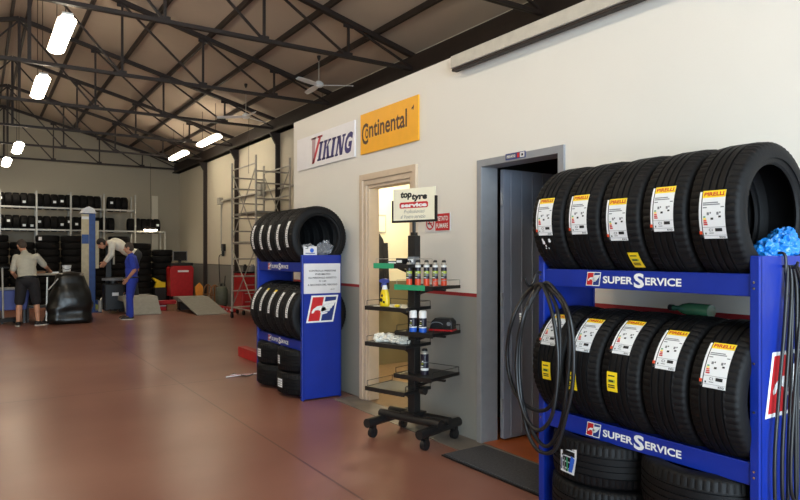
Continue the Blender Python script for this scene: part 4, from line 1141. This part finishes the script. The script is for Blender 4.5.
t = thing('blue_bin', 'blue plastic bin left of the man in grey', 'bin', (.62, 15.9, 0))
b = MB(); b.prism([(-.24, 0), (.24, 0), (.30, .42), (-.30, .42)], 'binblue', lambda u, w, q: (u, -.22+q, w+.28), .44); b.build('tub', t, bevel=.015)
b = MB(); b.box(-.33, .33, -.25, .25, .70, .745, 'greyink'); b.build('rim', t, bevel=.008)
b = MB()
for x in (-.2, .2): b.box(x-.02, x+.02, -.2, .2, 0, .29, 'steel_black')
b.build('stand', t)
t = thing('trolley_jack', 'grey trolley jack with an upright handle at the far left', 'trolley jack', (.42, 15.6, 0), .2)
b = MB(); b.box(-.3, .3, -.1, -.06, .05, .13, 'steel_black'); b.box(-.3, .3, .06, .1, .05, .13, 'steel_black'); b.box(-.25, .3, -.06, .06, .06, .10, 'greyink'); b.build('chassis', t, bevel=.005)
b = MB(); b.cyl((.02, 0, .08), (-.0, 0, 1.18), .018, 'alu', n=8); b.bar((-.12, 0, 1.18), (.12, 0, 1.18), .03, .03, 'steel_black'); b.build('handle', t)
for x in (-.26, .26):
    for y in (-.12, .12):
        b = MB(); b.cyl((x, y-.015, .045), (x, y+.015, .045), .045, 'steel_black', n=12); b.build('wheel', t, smooth=True)
for i, (x, y, r, hh, m, lb) in enumerate(((2.62, 18.6, .10, .24, 'palegreen', 'pale green canister on the floor, left of the row by the lift column'), (2.86, 18.7, .13, .32, 'label', 'white canister on the floor right of the lift column'), (3.08, 18.9, .10, .22, 'palegreen', 'pale green canister on the floor beside the white one'), (3.3, 18.8, .09, .2, 'canister', 'dull green canister on the floor, right of the row'))):
    t = thing('canister', lb, 'canister', (x, y, 0), 0, 'canisters by the lift column')
    b = MB(); b.lathe([(0, 0), (r, 0), (r, hh*.8), (r*.8, hh*.92), (r*.3, hh*.95), (0, hh*.95)], m, 16); b.build('body', t, smooth=True)
    b = MB(); b.cyl((0, 0, hh*.93), (0, 0, hh*1.08), r*.3, 'steel_black', n=10); b.build('cap', t, smooth=True)

# odds and ends left of the middle rack
b = MB(); b.box(-.06, .06, -.75, .75, 0, .14, 'redpaint'); tag(b.build('red_beam', None, (3.16, 8.15, 0), bevel=.006), 'short red beam end on the floor left of the middle rack', 'beam')
b = MB(); b.box(-.05, .05, -.5, .5, .0, .025, 'wood'); tag(b.build('wooden_plank', None, (3.30, 8.1, .42), bevel=.003, rot=(0, 0, -.1)), 'brown plank sticking out behind the middle rack', 'plank')
b = MB(); b.box(-.1, .1, -.35, .35, 0, .419, 'steel_black'); tag(b.build('floor_box', None, (3.36, 8.12, .0), bevel=.006), 'dark box behind the middle rack under the brown plank', 'box')
b = MB()
for k in range(4):
    b.tube(spline([(-.18+.03*k, .02*k, .008), (-.06, -.05+.04*k, .02), (.05, .03-.03*k, .008), (.2, .02*k-.02, .012)], 6), .006, ('label', 'redpaint', 'label', 'steel_black')[k], 6)
tag(b.build('string_tangle', None, (2.62, 7.42, 0), smooth=True), 'tangle of white and red string on the floor left of the middle rack', 'string')

# ------------------------------------------------------------------ people
def remesh(b, name, voxel, m, parent, smooth_it=3, label=None):
    o = b.build(name)
    r = o.modifiers.new('r', 'REMESH'); r.mode = 'VOXEL'; r.voxel_size = voxel
    s = o.modifiers.new('s', 'SMOOTH'); s.factor = .5; s.iterations = smooth_it
    dg = bpy.context.evaluated_depsgraph_get(); dg.update()
    me = bpy.data.meshes.new_from_object(o.evaluated_get(dg)); me.name = name
    old = o.data; bpy.data.objects.remove(o); bpy.data.meshes.remove(old)
    me.materials.clear(); me.materials.append(M[m])
    for p in me.polygons: p.use_smooth = True; p.material_index = 0
    q = bpy.data.objects.new(name, me); COL.objects.link(q); q.parent = parent
    if label: q['label'] = label
    return q
def cap(b, a, c, r0, r1):
    a, c = Vector(a), Vector(c)
    b.cyl(a, c, r0, 'skin', r1, 14); b.ball(a, r0, 'skin', 7); b.ball(c, r1, 'skin', 7)
def basis(up, right):
    u = Vector(up).normalized(); r = Vector(right); r = (r-u*r.dot(u)).normalized(); f = u.cross(r)
    return Matrix((r, f, u)).transposed()
def hand(b, wrist, d, palm_n, side):
    d = Vector(d).normalized(); n = Vector(palm_n); n = (n-d*n.dot(d)).normalized(); s = d.cross(n)*side
    w = Vector(wrist); R = Matrix((s, n, d)).transposed()
    b.ball(w+d*.05, (.042, .016, .055), 'skin', 8, R)
    for i, (o_, l) in enumerate(((-.030, .062), (-.010, .076), (.010, .080), (.030, .070))):
        p = w+d*.092+s*(-o_); q = p+d*l*.55+n*.010; e = q+d*l*.38+n*.022
        cap(b, p-d*.03, q, .0095, .0085); cap(b, q, e, .0085, .0075)
    p = w+d*.03+s*.036; q = p+s*.024+d*.03+n*.008; cap(b, p, q, .012, .010); cap(b, q, q+d*.03+n*.008, .010, .008)
def person(name, label, loc, rz, J, hairmat, shirt, shirt_long, pants, pants_len, scale=1.):
    t = thing(name, label, 'person', loc, rz); t.scale = (scale,)*3
    V = {k: Vector(v) for k, v in J.items()}
    pel, chest, neck, head = V['pel'], V['chest'], V['neck'], V['head']
    right = (V['rs']-V['ls']).normalized(); pr = (V['rh']-V['lh']).normalized()
    B = basis(chest-pel, right); Bp = basis(chest-pel, pr)
    b = MB()
    b.ball(chest, (.165, .115, .20), 'skin', 12, B); b.ball((pel+chest)/2, (.15, .11, .19), 'skin', 12, B); b.ball(pel, (.165, .12, .13), 'skin', 12, Bp)
    cap(b, chest+(neck-chest)*.6, neck+(head-neck)*.4, .062, .055)
    hf = V['face'].normalized(); hu = (head-neck); hr = hf.cross(hu).normalized(); hu = hr.cross(hf).normalized()
    H = Matrix((hr, hf, hu)).transposed()
    P = lambda x, y, z: head+H @ Vector((x, y, z))
    b.ball(head+H @ Vector((0, -.012, .02)), (.076, .095, .10), 'skin', 12, H)           # skull
    b.ball(P(0, .022, -.045), (.058, .068, .072), 'skin', 10, H)                          # jaw
    b.ball(P(0, .055, -.095), (.026, .022, .02), 'skin', 8, H)                            # chin
    cap(b, P(0, .085, .015), P(0, .108, -.022), .009, .015)                               # nose
    for s in (-1, 1):
        b.ball(P(s*.079, -.01, -.005), (.012, .022, .034), 'skin', 8, H)                 # ear
        b.ball(P(s*.030, .077, .03), (.022, .012, .008), 'skin', 6, H)                   # brow
        b.ball(P(s*.046, .055, -.02), (.02, .02, .02), 'skin', 6, H)                     # cheek
    b.ball(P(0, .082, -.055), (.026, .012, .007), 'skin', 6, H); b.ball(P(0, .080, -.068), (.022, .012, .007), 'skin', 6, H)
    for s, k in ((-1, 'l'), (1, 'r')):
        sh, el, wr = V[k+'s'], V[k+'e'], V[k+'w']
        cap(b, chest+(sh-chest)*.6+Vector((0, 0, .0)), sh, .075, .066); cap(b, sh, el, .056, .042); cap(b, el, wr, .042, .029)
        hand(b, wr, V[k+'d'] if k+'d' in V else wr-el, V.get(k+'n', Vector((-s, .2, 0))), s)
        hp, kn, an = V[k+'h'], V[k+'k'], V[k+'a']
        cap(b, hp, kn, .09, .058); cap(b, kn, kn+(an-kn)*.3, .054, .058); cap(b, kn+(an-kn)*.3, an, .058, .036)
        toe = V[k+'t']; cap(b, an+Vector((0, 0, -.02)), toe, .036, .03)
    remesh(b, 'body', .008, 'skin', t, 2)
    # eyes
    for s in (-1, 1):
        e = MB(); e.ball(P(s*.030, .078, .010), (.012, .008, .007), 'white', 6, H); e.ball(P(s*.030, .085, .010), (.005, .004, .005), 'ink', 6, H); e.build('eye', t, smooth=True)
    h = MB(); h.ball(P(0, -.02, .03), (.083, .098, .101), 'skin', 12, H); h.ball(P(0, -.05, -.02), (.074, .066, .07), 'skin', 10, H)
    hb = h; remesh(hb, 'hair', .01, hairmat, t, 2)
    g = MB()
    G = lambda r, e=.016: tuple(x+e for x in r)
    g.ball(chest, G((.168, .118, .195)), 'skin', 12, B); g.ball((pel+chest)/2, G((.158, .12, .20)), 'skin', 12, B); g.ball(pel+(chest-pel)*.12, G((.162, .122, .10)), 'skin', 12, Bp)
    cap(g, chest+(neck-chest)*.5, chest+(neck-chest)*.92, .085, .068)
    for k in 'lr':
        sh, el, wr = V[k+'s'], V[k+'e'], V[k+'w']
        cap(g, chest+(sh-chest)*.6, sh, .085, .07)
        if shirt_long: cap(g, sh, el, .074, .058); cap(g, el, el+(wr-el)*.85, .056, .044)
        else: cap(g, sh, sh+(el-sh)*.78, .068, .064)
    remesh(g, 'shirt', .011, shirt, t, 3)
    g = MB()
    g.ball(pel, G((.170, .125, .12)), 'skin', 12, Bp)
    for k in 'lr':
        hp, kn, an = V[k+'h'], V[k+'k'], V[k+'a']
        if pants_len == 'short': cap(g, hp, hp+(kn-hp)*.98, .112, .092)
        else: cap(g, hp, kn, .105, .078); cap(g, kn, kn+(an-kn)*.3, .076, .074); cap(g, kn+(an-kn)*.3, an+(kn-an)*.03, .074, .064)
    remesh(g, 'shorts' if pants_len == 'short' else 'trousers', .011, pants, t, 3)
    g = MB(); g.tube([pel+(chest-pel).normalized()*.05+Bp @ Vector((.185*math.cos(q*PI/12), .14*math.sin(q*PI/12), 0)) for q in range(24)], .016, 'plastic_black', 6, True); g.build('belt', t, smooth=True)
    for k in 'lr':
        an, toe = V[k+'a'], V[k+'t']
        d = Vector((toe.x-an.x, toe.y-an.y, 0)).normalized(); base = Vector((an.x, an.y, 0)); r = d.cross(Vector((0, 0, 1)))
        S = Matrix((r, d, Vector((0, 0, 1)))).transposed()
        g = MB(); g.ball(base+d*.0+Vector((0, 0, .055)), (.046, .07, .05), 'skin', 8, S); g.ball(base+d*.09+Vector((0, 0, .042)), (.050, .12, .04), 'skin', 10, S); g.ball(base+d*.17+Vector((0, 0, .036)), (.045, .05, .034), 'skin', 8, S)
        sh = remesh(g, 'shoe', .009, 'shoe', t, 2)
        g = MB(); v = []
        for q in range(20):
            a = 2*PI*q/20; p = base+d*(.075+.145*math.sin(a))+r*(.05*math.cos(a)); v.append(p)
        g.add([tuple(p) for p in v]+[(p.x, p.y, .022) for p in v], [tuple(range(20))[::-1], tuple(range(20, 40))]+[(i, (i+1) % 20, 20+(i+1) % 20, 20+i) for i in range(20)], 'sole'); g.build('sole', sh)
    return t
# man in grey shirt, seen from behind, leaning to the bench
person('person', 'person in grey shirt and black shorts seen from behind, reaching to the workbench', (.84, 15.0, 0), -.12, dict(
    pel=(0, .02, .90), chest=(-.03, .13, 1.26), neck=(-.07, .20, 1.47), head=(-.12, .27, 1.60), face=(-.35, .8, -.5),
    ls=(-.205, .15, 1.36), le=(-.27, .18, 1.07), lw=(-.22, .38, .95), rs=(.15, .16, 1.38), re=(.30, .30, 1.17), rw=(.36, .56, 1.09), rd=(.1, 1, -.1), rn=(0, 0, -1), ld=(.1, 1, -.4),
    lh=(-.10, .02, .86), lk=(-.14, .03, .48), la=(-.16, -.02, .08), lt=(-.19, .16, .04), rh=(.10, .02, .86), rk=(.15, .06, .48), ra=(.18, .02, .08), rt=(.33, .13, .04)),
    'hair', 'shirt_grey', False, 'shorts', 'short', 1.02)
# man in blue, profile facing left
tb = person('person', 'person in blue t-shirt and blue trousers standing sideways, looking left', (2.88, 15.30, 0), math.radians(70), dict(
    pel=(0, 0, .90), chest=(0, .01, 1.27), neck=(0, .02, 1.48), head=(0, .07, 1.62), face=(0, 1, -.22),
    ls=(-.19, -.01, 1.40), le=(-.24, -.10, 1.12), lw=(-.19, .06, .92), rs=(.19, -.01, 1.40), re=(.24, -.08, 1.12), rw=(.20, .08, .93),
    lh=(-.09, 0, .86), lk=(-.10, .03, .48), la=(-.11, .0, .08), lt=(-.13, .19, .04), rh=(.09, 0, .86), rk=(.11, .06, .48), ra=(.13, .08, .08), rt=(.15, .27, .04)),
    'hair', 'blue_cloth', False, 'blue_cloth', 'long', .985)
# man in white shirt bending over the machine
person('person', 'person in white long-sleeved shirt bending forward over the dark tyre changer', (3.28, 17.0, .42), math.radians(80), dict(
    pel=(0, -.02, .95), chest=(0, .36, 1.20), neck=(0, .58, 1.25), head=(0, .72, 1.22), face=(0, .7, -.8),
    ls=(-.19, .50, 1.23), le=(-.25, .50, .97), lw=(-.18, .62, .80), rs=(.19, .50, 1.23), re=(.24, .54, .97), rw=(.18, .66, .80),
    lh=(-.09, -.02, .90), lk=(-.10, .06, .49), la=(-.12, -.02, .08), lt=(-.14, .17, .04), rh=(.09, -.02, .90), rk=(.10, .08, .49), ra=(.12, .04, .08), rt=(.14, .23, .04)),
    'hair_dark', 'shirt_white', True, 'trouser_dark', 'long', 1.06)

# ------------------------------------------------------------------ light from outside and camera
w = bpy.data.worlds.new('World'); SC.world = w; w.use_nodes = True
bg = w.node_tree.nodes['Background']; bg.inputs['Color'].default_value = (.70, .87, 1., 1); bg.inputs['Strength'].default_value = 6.
ld = bpy.data.lights.new('gate_opening', 'AREA'); ld.shape = 'RECTANGLE'; ld.size = 6.5; ld.size_y = 3.9; ld.cycles.is_portal = True
lo = bpy.data.objects.new('gate_opening', ld); COL.objects.link(lo); lo.location = (-.35, YF-.1, 1.95); lo.rotation_euler = (math.radians(90), 0, 0)
lo['kind'] = 'helper'
lo['label'] = 'daylight through the open gate'; lo['category'] = 'daylight'

cam = bpy.data.cameras.new('Camera'); cam.sensor_width = 36; cam.lens = 28.8; cam.shift_y = 4.5/800; cam.clip_start = .05; cam.clip_end = 100
co = bpy.data.objects.new('Camera', cam); COL.objects.link(co); co.location = (0, 0, 1.45); co.rotation_euler = (PI/2, 0, -math.atan2(CS, CC))
SC.camera = co
SC.view_settings.view_transform = 'Standard'; SC.view_settings.look = 'None'; SC.view_settings.exposure = 1.1; SC.view_settings.gamma = 1; SC.view_settings.use_curve_mapping = False
SC.cycles.max_bounces = 8; SC.cycles.diffuse_bounces = 4; SC.cycles.glossy_bounces = 3; SC.cycles.use_denoising = True
